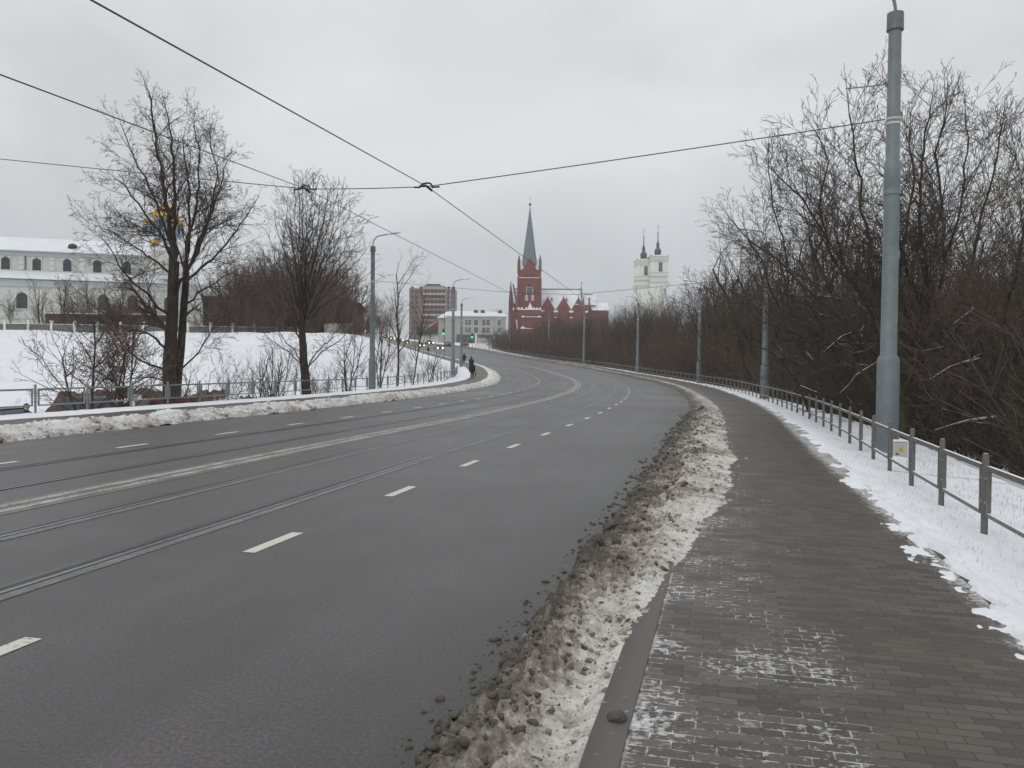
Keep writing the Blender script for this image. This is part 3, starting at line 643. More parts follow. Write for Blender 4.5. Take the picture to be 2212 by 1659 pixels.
def limb(segs,rnd,pts,r0,r1,lv,mx,P_,kidlen,every,jitter=.05,start=.2):
    """hand-placed limb: follows pts, then sprouts procedural side branches"""
    pts=[tuple(p) for p in pts]; out=[]
    for a,b in zip(pts[:-1],pts[1:]):
        l=math.dist(a,b); n=max(1,int(l/.35))
        for k in range(n): out.append(tuple(a[i]+(b[i]-a[i])*k/n+(rnd.gauss(0,jitter) if k else 0) for i in range(3)))
    out.append(pts[-1]); N_=len(out)-1; acc=0
    for i in range(N_):
        t0,t1=i/N_,(i+1)/N_; ra=r0+(r1-r0)*t0; rb=r0+(r1-r0)*t1; segs.append((out[i],out[i+1],ra,rb,lv))
        if t1>start:
            acc+=math.dist(out[i],out[i+1])/every
            while acc>=1:
                acc-=1; d=norm(tuple(out[i+1][k]-out[i][k] for k in range(3))); nd=rot_about(d,perp(d,rnd),rnd.uniform(.45,1.0))
                branch(segs,rnd,out[i+1],nd,kidlen*(1.2-.6*t1)*rnd.uniform(.55,1.2),max(P_['rmin'],rb*.5),max(lv+1,2),mx,P_)
    d=norm(tuple(out[-1][k]-out[-2][k] for k in range(3)))
    branch(segs,rnd,out[-1],d,kidlen*.38,r1,max(lv+1,2),mx,P_)
def prisms(segs,k):
    A=np.array([s[0] for s in segs]);B=np.array([s[1] for s in segs]);ra=np.array([s[2] for s in segs]);rb=np.array([s[3] for s in segs])
    D=B-A; D/=np.linalg.norm(D,axis=1)[:,None]+1e-9; B=B+D*(rb*.35)[:,None]
    ref=np.where(np.abs(D[:,2:3])>.9,[[1.,0,0]],[[0,0,1.]]); U=np.cross(D,ref); U/=np.linalg.norm(U,axis=1)[:,None]+1e-9; Wv=np.cross(D,U)
    n=len(A); V=np.zeros((n,2,k,3))
    for j in range(k):
        a=2*math.pi*j/k; dr=U*math.cos(a)+Wv*math.sin(a); V[:,0,j]=A+dr*ra[:,None]; V[:,1,j]=B+dr*rb[:,None]
    b=(np.arange(n)*2*k)[:,None]; F=np.concatenate([b+np.array([[j,(j+1)%k,k+(j+1)%k,k+j]]) for j in range(k)]) 
    return V.reshape(-1,3),F
def leaves(segs,rnd,n,size):
    tips=[s for s in segs if s[4]>=3] or segs; V=[];F=[]
    for _ in range(n):
        s=rnd.choice(tips); p=s[1]; c=[p[i]+rnd.gauss(0,.05) for i in range(3)]; a=perp((0,0,1),rnd); b=norm((rnd.gauss(0,1),rnd.gauss(0,1),rnd.gauss(0,1))); sz=size*rnd.uniform(.6,1.3); k=len(V)
        for u,v in ((-1,-.6),(1,-.6),(.8,.7),(-.8,.7)): V.append([c[i]+a[i]*u*sz+b[i]*v*sz for i in range(3)])
        F.append([k,k+1,k+2,k+3])
    return V,F
def make_tree(name,loc,segs,barkm,twigm,rnd,nleaf=0,lsize=.05,**k):
    root=empty(name,loc,0,**k); th=[s for s in segs if s[4]<=1]; fi=[s for s in segs if s[4]>1]
    if th: V,F=prisms(th,7); mesh_np('trunk',V,F,M[barkm],root,smooth=True)
    if fi: V,F=prisms(fi,3); cr_=mesh_np('crown',V,F,M[twigm],root)
    if nleaf:
        V,F=leaves(segs,rnd,nleaf,lsize); mesh_np('leaves',V,F,M['leaf'],root)
    return root
BASE=dict(step=[.8,.5,.35,.28,.22],kids=[7,7,7,6,4],ref=[8,4,2,1,.6],ratio=[.5,.5,.5,.5,.5],ang=[.75,.75,.7,.7,.7],start=[.25,.15,.12,.1,.1],jit=.09,up=[.02,.10,.12,.1,.05],rmin=.007)
# big double-trunk tree on the left, limbs laid out one by one
rnd=random.Random(4); YT=34.; bx,by,bz=P(364,868,YT); 
def LP(px_,py_,dy=0): q=P(px_,py_,YT+dy); k=(YT)/(YT+dy); return (q[0]-bx,q[1]-YT,q[2]-0)
gz=float(terr(bx,YT)); S=[]
BT=dict(BASE,jit=.11,kids=[6,6,9.5,8,3],rmin=.0055)
def T(l): return [(a,b,c-gz) for a,b,c in l]
limb(S,rnd,T([LP(367,905),LP(366,850),LP(366,780),LP(371,700),LP(374,630),LP(376,570)]),.30,.21,0,5,BT,2.6,1.6,.01,.35)
limb(S,rnd,T([LP(376,905,.6),LP(382,840,.6),LP(392,740,.6),LP(398,650,.6),LP(402,590,.5)]),.19,.14,0,5,BT,2.2,1.7,.01,.4)
dd=random.Random(9)
for pts,r0 in (([(376,570),(366,480),(352,400),(338,300),(322,200)],.13),([(376,570),(380,480),(376,380),(372,300),(360,240)],.12),([(376,570),(345,500),(300,440),(255,390)],.09),([(374,600),(330,560),(270,520),(215,490)],.07),
    ([(371,690),(330,650),(270,590),(225,520)],.08),([(402,590),(410,480),(405,380),(395,300)],.10),([(402,590),(440,500),(470,420),(490,350)],.09),([(400,610),(460,560),(510,500),(550,440)],.08),
    ([(396,660),(450,620),(500,590),(555,600)],.06),([(374,640),(420,560),(455,470),(470,380),(455,300)],.08),([(368,760),(320,720),(250,700),(190,650)],.07),([(366,800),(330,790),(280,760),(220,690)],.06),
    ([(388,800),(430,760),(470,690),(520,670)],.05),([(376,540),(330,420),(290,340),(262,270)],.08),([(402,560),(425,440),(430,340),(420,270)],.08),([(367,830),(330,815),(280,818),(225,830)],.045)):
    d0=dd.uniform(-2.6,2.6); n=len(pts); limb(S,rnd,T([LP(x,y,d0*i/(n-1)) for i,(x,y) in enumerate(pts)]),r0*.78,r0*.20,1,5,BT,2.1,.32,.035,.12)
make_tree('bare_tree',(bx,YT,gz),S,'bark','twig',rnd,2600,.028,label='large double-trunked bare tree behind the left railing, tallest on the left',cat='tree',group='bare trees behind the left railing')
# vase-shaped tree
rnd=random.Random(12); YT=47.; bx,by,bz=P(664,862,YT); gz=float(terr(bx,YT)); S=[]; BV=dict(BASE,jit=.06,kids=[6,6,8,6,3],up=[.02,.08,.14,.12,.05],rmin=.007,ang=[.5,.5,.5,.55,.6])
limb(S,rnd,T([LP(664,905),LP(663,850),LP(656,780),LP(653,720),LP(652,670)]),.33,.17,0,5,BV,1.5,9,.01,.9)
for i in range(24):
    f=(i+dd.random()*.6-.3)/23; a_=(f-.5)*2; tx=682+a_*118; ty=382+abs(a_)**2.2*175+dd.random()*40; d0=dd.uniform(-3.4,3.4); yb=700+dd.random()*70*abs(a_)-30
    limb(S,rnd,T([LP(653+a_*3,yb),LP(652+(tx-652)*.34,yb-(yb-ty)*.36,d0*.4),LP(652+(tx-652)*.72,yb-(yb-ty)*.72,d0*.8),LP(tx,ty,d0)]),.048,.013,1,5,BV,1.6,.30,.05,.25)
for a_ in (-1,1,-.6,.7):
    limb(S,rnd,T([LP(660,800),LP(660+a_*35,760,dd.uniform(-1,1)),LP(660+a_*75,735,dd.uniform(-2,2)),LP(660+a_*110,700)]),.04,.015,1,5,BV,1.5,.5,.03,.2)
make_tree('bare_tree',(bx,YT,gz),S,'bark','twig',rnd,0,label='vase-shaped bare tree with many upright limbs, left of the first left mast',cat='tree',group='bare trees behind the left railing')
# prototypes for the rest
HT=[0]
def proto(seed,h,lean=0,stems=1,mx=4,P_=BASE,bark='bark',twig='twig',r=.13,nleaf=0,lsz=.02,name='bare_tree'):
    rnd=random.Random(seed); S=[]
    for k in range(stems):
        a=rnd.uniform(0,6.28); ln=lean+(.22 if stems>1 else .04); branch(S,rnd,(rnd.uniform(-.3,.3)*(stems>1),rnd.uniform(-.3,.3)*(stems>1),-.4),norm((math.cos(a)*ln,math.sin(a)*ln,1)),h*rnd.uniform(.8,1.05),r*rnd.uniform(.7,1.1),0,mx,dict(P_,ref=[h]+P_['ref'][1:]))
    HT[0]=max(q[1][2] for q in S); return make_tree(name,(0,0,0),S,bark,twig,rnd,nleaf,lsz)
BRD=dict(BASE,kids=[13,8,6,5,3],ratio=[.48,.5,.5,.5,.5],jit=.10,rmin=.008,ang=[.8,.7,.7,.7,.7])
SPK=dict(BASE,kids=[17,6,5,4,3],ratio=[.34,.45,.5,.5,.5],jit=.07,rmin=.008,ang=[.6,.6,.6,.6,.6],up=[.02,.14,.14,.1,.05])
pro={};PH={}
def reg(k,o): pro[k]=o; PH[k]=HT[0]
reg('broad',proto(21,11,mx=4,P_=BRD,r=.17)); reg('multi',proto(22,9,stems=4,mx=4,P_=SPK,r=.10,twig='twig'))
reg('small_leafy',proto(23,5.2,stems=3,mx=4,P_=dict(BRD,kids=[20,10,7,5,3],ratio=[.55,.5,.5,.5,.5]),r=.06,twig='twig_red',nleaf=1600))
reg('red',proto(24,9,stems=3,mx=4,P_=SPK,r=.10,twig='twig_red')); reg('moss',proto(25,10,stems=2,mx=4,P_=BRD,r=.13,bark='bark_moss',twig='twig_brown'))
reg('spike',proto(26,10,mx=4,P_=SPK,r=.12,bark='bark_snow',twig='twig')); reg('brown',proto(27,8,stems=3,mx=4,P_=SPK,r=.09,bark='bark_moss',twig='twig_brown',nleaf=500))
reg('far',proto(28,9,stems=4,mx=4,P_=dict(BRD,kids=[16,8,6,4,3],rmin=.011,ang=[.5,.6,.6,.6,.6]),r=.07,twig='twig_far',bark='twig')); reg('lean',proto(29,11,lean=.5,mx=4,P_=BRD,r=.16,bark='bark_snow',twig='twig'))
used=set()
def plant(kind,px_,Y,h,rz,label,group,py=None,cat='tree',z=None,sx=1.):
    src=pro[kind]; H0=PH[kind]
    x=P(px_,790,Y)[0]; zz=float(terr(x,Y)) if z is None else z; s=h/H0
    if kind not in used:
        used.add(kind); o=src; o.location=(x,Y,zz); o.rotation_euler=(0,0,rz); o.scale=(s*sx,s*sx,s)
    else: o=copy_tree(src,(x,Y,zz),rz,(s*sx,s*sx,s))
    tag(o,label,cat,group); return o
GL='bare trees behind the left railing'
plant('small_leafy',205,29,6.0,.4,'small bare tree with clinging brown leaves, leftmost behind the left railing',GL)
plant('small_leafy',272,30.5,5.6,2.4,'small leafy-brown tree just left of the double-trunked tree',GL)
plant('multi',572,44,5.6,1.0,'thin multi-stemmed sapling between the double trunk and the vase-shaped tree',GL,sx=.9)
plant('multi',600,46,5.5,2.1,'thin dark sapling just left of the vase-shaped tree trunk',GL,sx=.7)
plant('broad',858,60,10.4,.7,'slender bare tree right of the first left mast',GL,sx=.8)
plant('spike',893,63,8.8,1.9,'leaning dark sapling left of the second left mast',GL,sx=.8)
plant('brown',930,66,3.2,.5,'low brown-leaved bush behind the end of the left railing',GL,cat='bush',sx=1.3)
plant('multi',752,58,5.2,.9,'greyish twiggy bush left of the first left mast',GL,cat='bush',sx=1.1)
plant('multi',822,62,6.,.3,'thin bare stems right beside the first left mast',GL,sx=.8)
# terrace trees in front of the white church
rr=random.Random(77); GT='trees along the church terrace'
spots=[(95,104,'twig',8.5),(125,101,0,9),(150,103,0,7),(205,104,0,9.5),(250,102,0,8),(300,106,0,7),(25,107,0,6),(455,104,0,10),(490,101,0,10.5),(520,107,0,12),(552,103,0,12.5),(585,104,0,14),(612,100,0,13),(640,106,0,14),(668,104,0,12),(700,108,0,11.5),(728,104,0,11),(755,112,0,10),(560,112,0,12),(600,114,0,14),(640,116,0,13)]
desc=['leftmost reddish tree before the white church','second reddish tree before the white church, left of its middle','short bushy tree before the white church','broad reddish tree before the lower church windows','reddish tree just left of the double trunk, near the church','low tree right behind the double-trunked tree','small shrub-like tree below the leftmost church window','bare tree at the left end of the dark brick wall','reddish tree before the dark brick wall, left part','reddish tree above the middle of the brick wall','red-brown tree left of the densest clump','red-brown tree in the densest clump behind the vase tree','red-brown tree seen through the vase tree, left side','tall red-brown tree seen through the vase tree','red-brown tree seen through the vase tree, right side','brown tree behind the right edge of the vase tree','brown tree above the top of the snowy mound','brown tree right of the snowy mound top','farther red-brown tree behind the brick wall','tallest farther red-brown tree behind the brick wall','farther red-brown tree right of the tallest one']
for i,(px_,Y,_,h) in enumerate(spots):
    kd='red' if i not in (2,6,7,15,17) else ('moss' if i%2 else 'far'); plant(kd,px_,Y,h*.92,rr.uniform(0,6.28),desc[i],GT,sx=1.15)
# far trees at the end of the road
GF='distant trees by the junction'
for i,(px_,Y,h,lb) in enumerate(((772,190,9,'distant tree right of the snowy mound'),(800,215,12,'distant tree directly behind the first left mast'),(828,230,13,'distant tree right of the first left mast'),(862,250,12,'distant tree left of the brown apartment block'),(905,245,10,'distant tree before the left corner of the apartment block'),(925,262,8,'distant low tree before the apartment block'),(1030,330,14,'distant treetop above the pale house roof'),(1062,335,14,'distant treetop above the right part of the pale house roof'),(745,170,10,'distant tree behind the mound fence'))):
    plant('far' if i%3 else 'brown',px_,Y,h,rr.uniform(0,6),lb,GF,sx=1.2)
# right wood: foreground trees hand-limbed
GW='bare trees of the wood behind the right railing'
def fgtree(seed,px_,py_,Y,limbs,r,barkm,twigm,label,kid=2.3,every=.27,rmin=.0055):
    global YT,bx,gz
    rnd=random.Random(seed); YT=Y; bx=P(px_,py_,Y)[0]; gz=float(terr(bx,Y)); S=[]; B_=dict(BASE,jit=.085,kids=[6,6,8,7,3],up=[.02,.06,.10,.1,.05],rmin=rmin,ang=[.5,.5,.55,.6,.6])
    for j,(pts,rk) in enumerate(limbs):
        d0=rnd.uniform(-2.5,2.5)*(j>0); n=len(pts); pts3=[LP(x,y,d0*i/(n-1)) for i,(x,y) in enumerate(pts)]
        pts3=[(a,b,c-gz) for a,b,c in pts3]
        limb(S,rnd,pts3,r*rk*(.60 if j else .95),r*rk*.20 if j else r*rk*.75,0 if j==0 else 1,5,B_,kid,every if j else 3.,.03,.1 if j else .7)
    return make_tree('bare_tree',(bx,Y,gz),S,barkm,twigm,rnd,0,label=label,cat='tree',group=GW)
fgtree(31,1960,930,24,[([(1965,1010),(1955,900),(1930,800),(1905,720)],1),([(1905,720),(1850,620),(1790,520),(1735,430),(1680,380)],.5),([(1930,800),(1850,720),(1760,640),(1680,560),(1620,520)],.45),([(1905,720),(1880,600),(1870,480),(1850,360),(1835,250)],.5),([(1910,730),(1940,600),(1960,480),(1975,370),(1965,280)],.5),([(1880,660),(1800,560),(1770,450),(1790,350),(1765,290)],.4),([(1955,890),(1870,800),(1760,740),(1660,700)],.35),([(1950,860),(1990,740),(2010,600),(2030,450)],.4)],.20,'bark_moss','twig','bare tree spreading to the left just behind the nearest mast')
fgtree(32,2030,940,25,[([(2030,1000),(2025,900),(2015,780),(2012,700)],1),([(2012,700),(2000,600),(1985,470),(1990,350),(2010,230)],.55),([(2012,700),(2040,580),(2035,440),(2020,330),(2045,230)],.5),([(2015,760),(2080,640),(2110,520),(2140,400),(2165,270)],.5),([(2012,690),(1960,600),(1940,480),(1930,350),(1940,250)],.45),([(2020,820),(2120,700),(2180,600),(2230,520)],.4),([(2040,560),(2075,450),(2090,330),(2085,240)],.35)],.21,'bark_moss','twig','tall bare tree just right of the nearest mast')
fgtree(33,1790,880,33,[([(1800,960),(1790,880),(1760,800),(1720,720)],1),([(1720,720),(1670,640),(1645,560),(1600,500),(1575,470)],.5),([(1740,760),(1700,650),(1700,560),(1670,450),(1660,350)],.5),([(1760,800),(1780,690),(1760,580),(1740,470),(1745,380)],.45),([(1720,720),(1660,680),(1610,640),(1570,620)],.35),([(1775,850),(1720,830),(1690,760),(1660,700)],.3)],.17,'bark_snow','twig','bare tree leaning left between the second and the nearest mast')
fgtree(34,2190,950,20,[([(2200,1030),(2190,900),(2180,800)],1),([(2180,800),(2170,680),(2200,560),(2215,430),(2240,330)],.55),([(2180,800),(2130,700),(2100,600),(2080,500)],.45),([(2180,800),(2230,680),(2270,560)],.5),([(2185,860),(2110,790),(2060,720)],.35)],.17,'bark_moss','twig_brown','bare tree cut off by the right picture edge, brown leaves clinging')
# wood filling trees
rr=random.Random(5); names=['bare tree in the wood behind the railing','mossy bare tree in the wood behind the railing']
cnt=0; bandinfo=[]
kinds=['moss','brown','spike','multi','lean','broad','red','moss','brown','spike']
def canopy(x,y,zg):
    px_=1106+x/y*1770; ty=np.interp(px_,[1090,1190,1260,1320,1380,1450,1560,1650,1750,1900,2200],[732,688,674,658,634,614,562,495,440,410,430])
    return float(np.clip((793-ty)/1770*y+1.62-zg,3.5,13.5))
def woodtree(o_,y_,h,kd):
    x,yy,z=[float(v) for v in pos(o_,y_)]; zz=float(terr(x,yy)); h=canopy(x,yy,zz)*h; s=h/PH[kd]
    if kd not in used: used.add(kd); o=pro[kd]; o.location=(x,yy,zz); o.rotation_euler=(0,0,rr.uniform(0,6.28)); o.scale=(s*1.1,s*1.1,s)
    else: o=copy_tree(pro[kd],(x,yy,zz),rr.uniform(0,6.28),(s*1.1,s*1.1,s))
    return o
# hidden-behind-each-other stems cannot be told apart: they share a label per row of the wood
for y0,y1,n,hl,hh,row in ((12,30,22,6.,9.5,'near'),(30,55,46,7.5,12.,'mid'),(55,95,70,9.5,13.5,'third'),(95,150,74,10.,13.,'far'),(150,225,58,9.5,12.,'last')):
    for k in range(n):
        y_=y0+(y1-y0)*((k+rr.random())/n); o_=float(FR(y_))+(5. if y0<20 else 3.2)+rr.random()**1.4*(24 if y0<50 else 30)
        kd=rr.choice(kinds); h=rr.uniform(.72,1.03)
        lb={'near':'one of the thin bare wood trees beside and behind the nearest mast','mid':'one of the bare trees filling the wood between the second and nearest masts','third':'one of the bare trees filling the wood behind the second and third masts','far':'one of the brownish bare trees filling the wood behind the fourth and fifth masts','last':'one of the small distant wood trees just before the red church'}[row]
        kw={'moss':'mossy two-stemmed','brown':'brown many-stemmed','spike':'upright snow-dusted','multi':'thin many-stemmed','lean':'leaning','broad':'broad-crowned','red':'reddish'}[kd]
        lb=kw+' bare tree '+{'near':'in the wood beside and behind the nearest mast','mid':'in the wood between the second and nearest masts','third':'in the wood behind the second and third masts','far':'in the wood behind the fourth and fifth masts','last':'at the far end of the wood before the red church'}[row]
        o=woodtree(o_,y_,h,kd); tag(o,lb,'tree',kw+' '+{'near':'wood trees beside the nearest mast','mid':'wood trees between second and nearest mast','third':'wood trees behind second and third mast','far':'wood trees behind fourth and fifth mast','last':'wood trees before the red church'}[row])
plant('far',1515,120,17,.2,'rounded bare treetop rising above the brush right of the white towers',GW,sx=1.1)
for i,(px_,Y,h,lb) in enumerate(((1395,170,17,'bare treetop before the left white tower'),(1425,175,18,'bare treetop before the right white tower'),(1455,165,15.5,'bare treetop right of the white towers'),(1355,180,13.5,'bare treetop left of the white towers'),(1560,105,15,'bare treetop left of the second mast, above the brush'))):
    plant('far',px_,Y,h,i*1.3,lb,GW,sx=.9)
# undergrowth (nobody could count it)
def thicket(name,N_,place,hfun,mat,label,seed,cat='undergrowth',rmin=.006,tw=15,r0=.012,tall=None):
    rnd=random.Random(seed); protos=[]
    for k in range(5):
        S=[]; 
        for q in range(3):
            a=rnd.uniform(0,6.28); branch(S,rnd,(rnd.uniform(-.3,.3),rnd.uniform(-.3,.3),-.1),norm((math.cos(a)*.45,math.sin(a)*.45,1)),rnd.uniform(.7,1.1),r0,2,3,dict(BASE,step=[.2,.2,.2,.2],kids=[5,5,tw,4],ref=[1,1,1,.5],ratio=[.5,.5,.42,.5],jit=.16,rmin=rmin*.4,start=[.1]*5))
        protos.append(prisms(S,3))
    protos=[(v/np.array([1,1,v[:,2].max()]),f) for v,f in protos]
    V=[];F=[];b=0
    nr=np.random.RandomState(seed)
    for i in range(N_):
        x,y,z=place(nr); h=hfun(nr,y) if tall is None else canopy(x,y,z)*(.70+.32*nr.rand()); v,f=protos[i%5]; a=nr.rand()*6.28; c,s=math.cos(a),math.sin(a); w=min(h,4.5 if tall is None else 2.6)*(.8+.5*nr.rand())
        vv=np.empty_like(v); vv[:,0]=(v[:,0]*c-v[:,1]*s)*w+x; vv[:,1]=(v[:,0]*s+v[:,1]*c)*w+y; vv[:,2]=v[:,2]*h+z
        V.append(vv);F.append(f+b);b+=len(v)
    o=mesh_np(name,np.concatenate(V),np.concatenate(F),M[mat]); tag(o,label,cat,kind='stuff'); return o
def pl_wood(a,b,lo=2.6,hi=22,pw=1.5):
    def f(nr):
        y_=a+(b-a)*nr.rand(); o_=float(FR(y_))+max(lo,4.4 if y_<24 else lo)+nr.rand()**pw*hi; x,yy,z=pos(o_,y_); return float(x),float(yy),float(terr(x,yy))
    return f
thicket('undergrowth',560,pl_wood(9,45,2.9,22),lambda r,y:1.3+2.4*r.rand(),'twig_mix','tangled brown brushwood under the trees near the closest mast',1,r0=.006,tw=18)
thicket('undergrowth',520,pl_wood(9,60,3.2,26),lambda r,y:1.5+3.0*r.rand(),'twig','dark tangled brushwood deep in the near part of the wood',2,r0=.007,tw=17)
thicket('undergrowth',1300,pl_wood(45,225,2.8,26),lambda r,y:2.2+4.*r.rand(),'twig_brown','brown brushwood filling the far part of the wood',3,rmin=.012)
thicket('undergrowth',600,pl_wood(60,225,4,26),lambda r,y:2.8+4.2*r.rand(),'twig_red','reddish brushwood in the far part of the wood',4,rmin=.012)
def pl_rect(x0,x1,y0,y1):
    def f(nr): x=x0+(x1-x0)*nr.rand(); y=y0+(y1-y0)*nr.rand(); return x,y,float(terr(x,y))
    return f
def pl_px(p0,p1,y0,y1):
    def f(nr): y=y0+(y1-y0)*nr.rand(); x=P(p0+(p1-p0)*nr.rand(),790,y)[0]; return x,y,float(terr(x,y))
    return f
thicket('undergrowth',1050,pl_wood(58,228,4,30,1.1),None,'twig_brown','tall brown-grey saplings massed in the far part of the wood',14,rmin=.004,tw=15,r0=.006,tall=1)
thicket('undergrowth',480,pl_wood(20,62,5,26,1.1),None,'twig_olive','tall dark saplings massed between the second and nearest masts',15,rmin=.003,tw=14,r0=.006,tall=1)
thicket('undergrowth',150,pl_px(-20,790,50,95),lambda r,y:.25+.7*r.rand()**2,'twig_far','sparse dry weeds poking out of the snowy slope below the white church',16,r0=.008,rmin=.006)
thicket('undergrowth',60,pl_px(470,800,52,74),lambda r,y:.8+1.6*r.rand(),'twig_far','thin grey brush on the snowy slope behind the vase-shaped tree',6)
thicket('undergrowth',50,pl_px(820,965,66,100),lambda r,y:.6+1.5*r.rand(),'twig_brown','brown scrub on the snowy bank behind the railing end',7)
thicket('undergrowth',170,pl_px(440,800,99,112),lambda r,y:2.+3.5*r.rand(),'twig_red','red-brown shrubs along the terrace beside the dark brick wall',8,rmin=.008,r0=.008)
thicket('undergrowth',300,pl_px(505,735,101,111),lambda r,y:6.+4.2*r.rand(),'twig_red','dense red-brown saplings behind the vase-shaped tree',18,rmin=.006,r0=.007,tw=19)
thicket('undergrowth',75,pl_px(80,345,101,108),lambda r,y:2.5+4.2*r.rand(),'twig_red','reddish shrubs in front of the white church',9,rmin=.005,r0=.006)
thicket('undergrowth',46,pl_px(90,470,30,42),lambda r,y:.8+1.5*r.rand(),'twig_brown','dry stalks among the brick rubble behind the left railing',10)
# fallen / leaning snowy branches in the near wood
BL=['snow-dusted branch right beside the second mast, just above railing height','highest level snow-dusted branch left of the nearest mast','snow-dusted branch crossing just left of the second mast','steep snow-dusted branch sloping down right, midway between second and nearest masts','snow-dusted branch rising to the right, left of the nearest mast','steep snow-dusted stem low between second and nearest masts','long snow-dusted branch sloping down right, above the second mast sleeve','snow-dusted branch ending right beside the nearest mast, above its sleeve','snow-dusted branch rising to the nearest mast at sleeve height','nearly level snow-dusted branch right of the nearest mast, above its sleeve','snow-dusted branch rising right, right of the nearest mast sleeve','highest snow-dusted branch right of the nearest mast','snow-dusted branch sloping down at the far right above the railing','snow-dusted stem sloping down close behind the nearest mast','thin snow-dusted branch high up, just right of the second mast']
rr=random.Random(8); S=[]
for (x0,y0,x1,y1,Y,lb) in tuple((px_,py_,px_+dx_,py_+dy_,Y_,'') for px_,py_,dx_,dy_,Y_ in ((1668,700,90,18,30),(1700,655,110,-8,31),(1620,745,95,40,33),(1735,640,70,130,28),(1780,760,80,-45,26),(1700,790,45,95,27),(1650,620,120,60,32),(1800,735,90,30,25),(1815,850,70,-60,24),(1990,760,90,25,22),(2010,820,85,-40,22),(2060,700,80,-12,23),(2090,860,80,50,20),(1960,700,60,90,24),(1700,690,60,40,34)))+((1770,700,1930,905,22,'straight snow-dusted trunk leaning left of the nearest mast'),(1990,850,2150,1010,20.5,'arched snow-dusted branch lying right of the electric box'),(2020,930,2160,900,20,'short snowy branch lying level in the brush at the right'),(1690,735,1860,770,26,'thin level snowy branch in front of the dark wood'),(1745,830,1850,870,27,'snowy fallen branch low behind the railing'),(2110,880,2190,985,18.5,'snow-dusted stem slanting down to the verge at the right edge')):
    if not lb: lb=BL.pop(0)
    S=[]; rnd=random.Random(int(x0)); a=P(x0,y0,Y); b=P(x1,y1,Y+rr.uniform(0,.8)); m_=tuple((a[i]+b[i])/2+(rr.uniform(.05,.3) if i==2 else 0) for i in range(3))
    limb(S,rnd,[tuple(a[i]-a[i] for i in range(3)),tuple(m_[i]-a[i] for i in range(3)),tuple(b[i]-a[i] for i in range(3))],.022,.05,1,3,dict(BASE,rmin=.007),.8,.5,.02,.05)
    V,F=prisms(S,6); o=mesh_np('fallen_branch',V,F,M['bark_snow'],smooth=True); o.location=a; tag(o,lb,'branch','snow-dusted fallen branches')
# grass blades poking through the verge snow
nr=np.random.RandomState(3); V=[];F=[]
for i in range(9000):
    y_=3+22*nr.rand()**1.3; o_=float(PR(y_))+.35+2.1*nr.rand(); x,yy,z=[float(v) for v in pos(o_,y_)]; z+=float(np.interp(o_-PR(y_),[0,.1,.85,2.7],[.108,.07,-.10,-.24]))+.035
    a=nr.rand()*6.28; h=.02+.075*nr.rand(); w=.0028; lx,ly=nr.randn(2)*.02; k=len(V); c,s=math.cos(a)*w,math.sin(a)*w
    V+=[(x-c,yy-s,z-.02),(x+c,yy+s,z-.02),(x+lx,yy+ly,z+h)]; F.append((k,k+1,k+2))
o=mesh_np('grass',V,F,simple('dry_grass',(.16,.14,.08),(.09,.085,.05),scale=5)); tag(o,'dry grass blades poking through the snow beside the right pavement','grass',kind='stuff')
# electric box
x,y,z=P(1942,984,16.3); t=empty('electric_box',(x,y,z-.02),-.05,label='small cream electric box with yellow warning triangle at the foot of the nearest mast',cat='electric box')
MB().box(-.135,.135,-.08,.08,0,.29).build('casing',M['boxwhite'],t,bevel=.012); MB().box(-.14,.14,-.09,.09,.295,.335).build('snow_cap',M['snow'],t,bevel=.015)
MB().prism([(-.062,.105),(.062,.105),(0,.215)],-.086,-.082).build('warning_sign',M['yellow'],t)
s_=MB().prism([(-.052,.111),(.052,.111),(0,.203)],-.0868,-.0861); 
MB().prism([(.004,.185),(-.012,.15),(-.001,.152),(-.006,.122),(.012,.156),(.001,.154)],-.0885,-.0862).build('lightning_mark',M['black'],t)
MB().box(-.09,-.05,-.088,-.081,.04,.075).build('latch',M['black'],t)
# ------------------------------------------------------------------ left foreground lower ground
zlow=lambda px_,Y:float(terr(P(px_,790,Y)[0],Y))
def rubble(px0,px1,Y,pt,label,seed):
    n=90; h=(P((px0+px1)/2,pt,Y)[2]-float(terr(P((px0+px1)/2,790,Y)[0],Y)))*1.12; a=P(px0,790,Y)[0]; b=P(px1,790,Y)[0]; xs_=np.linspace(a,b,n*2); ys_=np.linspace(Y-2.2,Y+2.2,26); XX,YY=np.meshgrid(xs_,ys_)
    e=np.minimum(1,np.minimum(XX-a,b-XX)/2.6)*(1-((YY-Y)/2.2)**2)
    TZ=terr(XX,YY); h=np.clip(P((px0+px1)/2,pt,Y)[2]+(XX-(a+b)/2)*.0-TZ,.2,3)*1.02; ZZ=TZ-.1+np.clip(e*1.6,0,1)*(h*(.66+.55*fbm(XX*.45,YY*.45,seed,3))+.8*(fbm(XX*3,YY*3,seed+2,4)-.5))
    ix=np.arange(XX.size).reshape(XX.shape); q=np.stack([ix[:-1,:-1],ix[:-1,1:],ix[1:,1:],ix[1:,:-1]],-1).reshape(-1,4)
    m,t_,b_=nmat('rubble_snowy'); nn=noise(t_,2.2,6,.6); c=rampn(t_,nn.outputs['Fac'],[(.3,(.035,.032,.03)),(.5,(.085,.055,.046)),(.7,(.15,.105,.09))]).outputs[0]; n9=noise(t_,.9,5,.6); t_.links.new(mixc(t_,mrange(t_,n9.outputs['Fac'],.56,.62,0,.8),c,(.6,.61,.63)),b_.inputs['Base Color']); b_.inputs['Roughness'].default_value=.9
    o=mesh_np('rubble_heap',np.stack([XX,YY,ZZ],-1).reshape(-1,3),q,m); tag(o,label,'rubble','brick rubble heaps behind the left railing')
rubble(70,660,44,848,'long low heap of brown brick rubble dusted with snow behind the left railing',61)
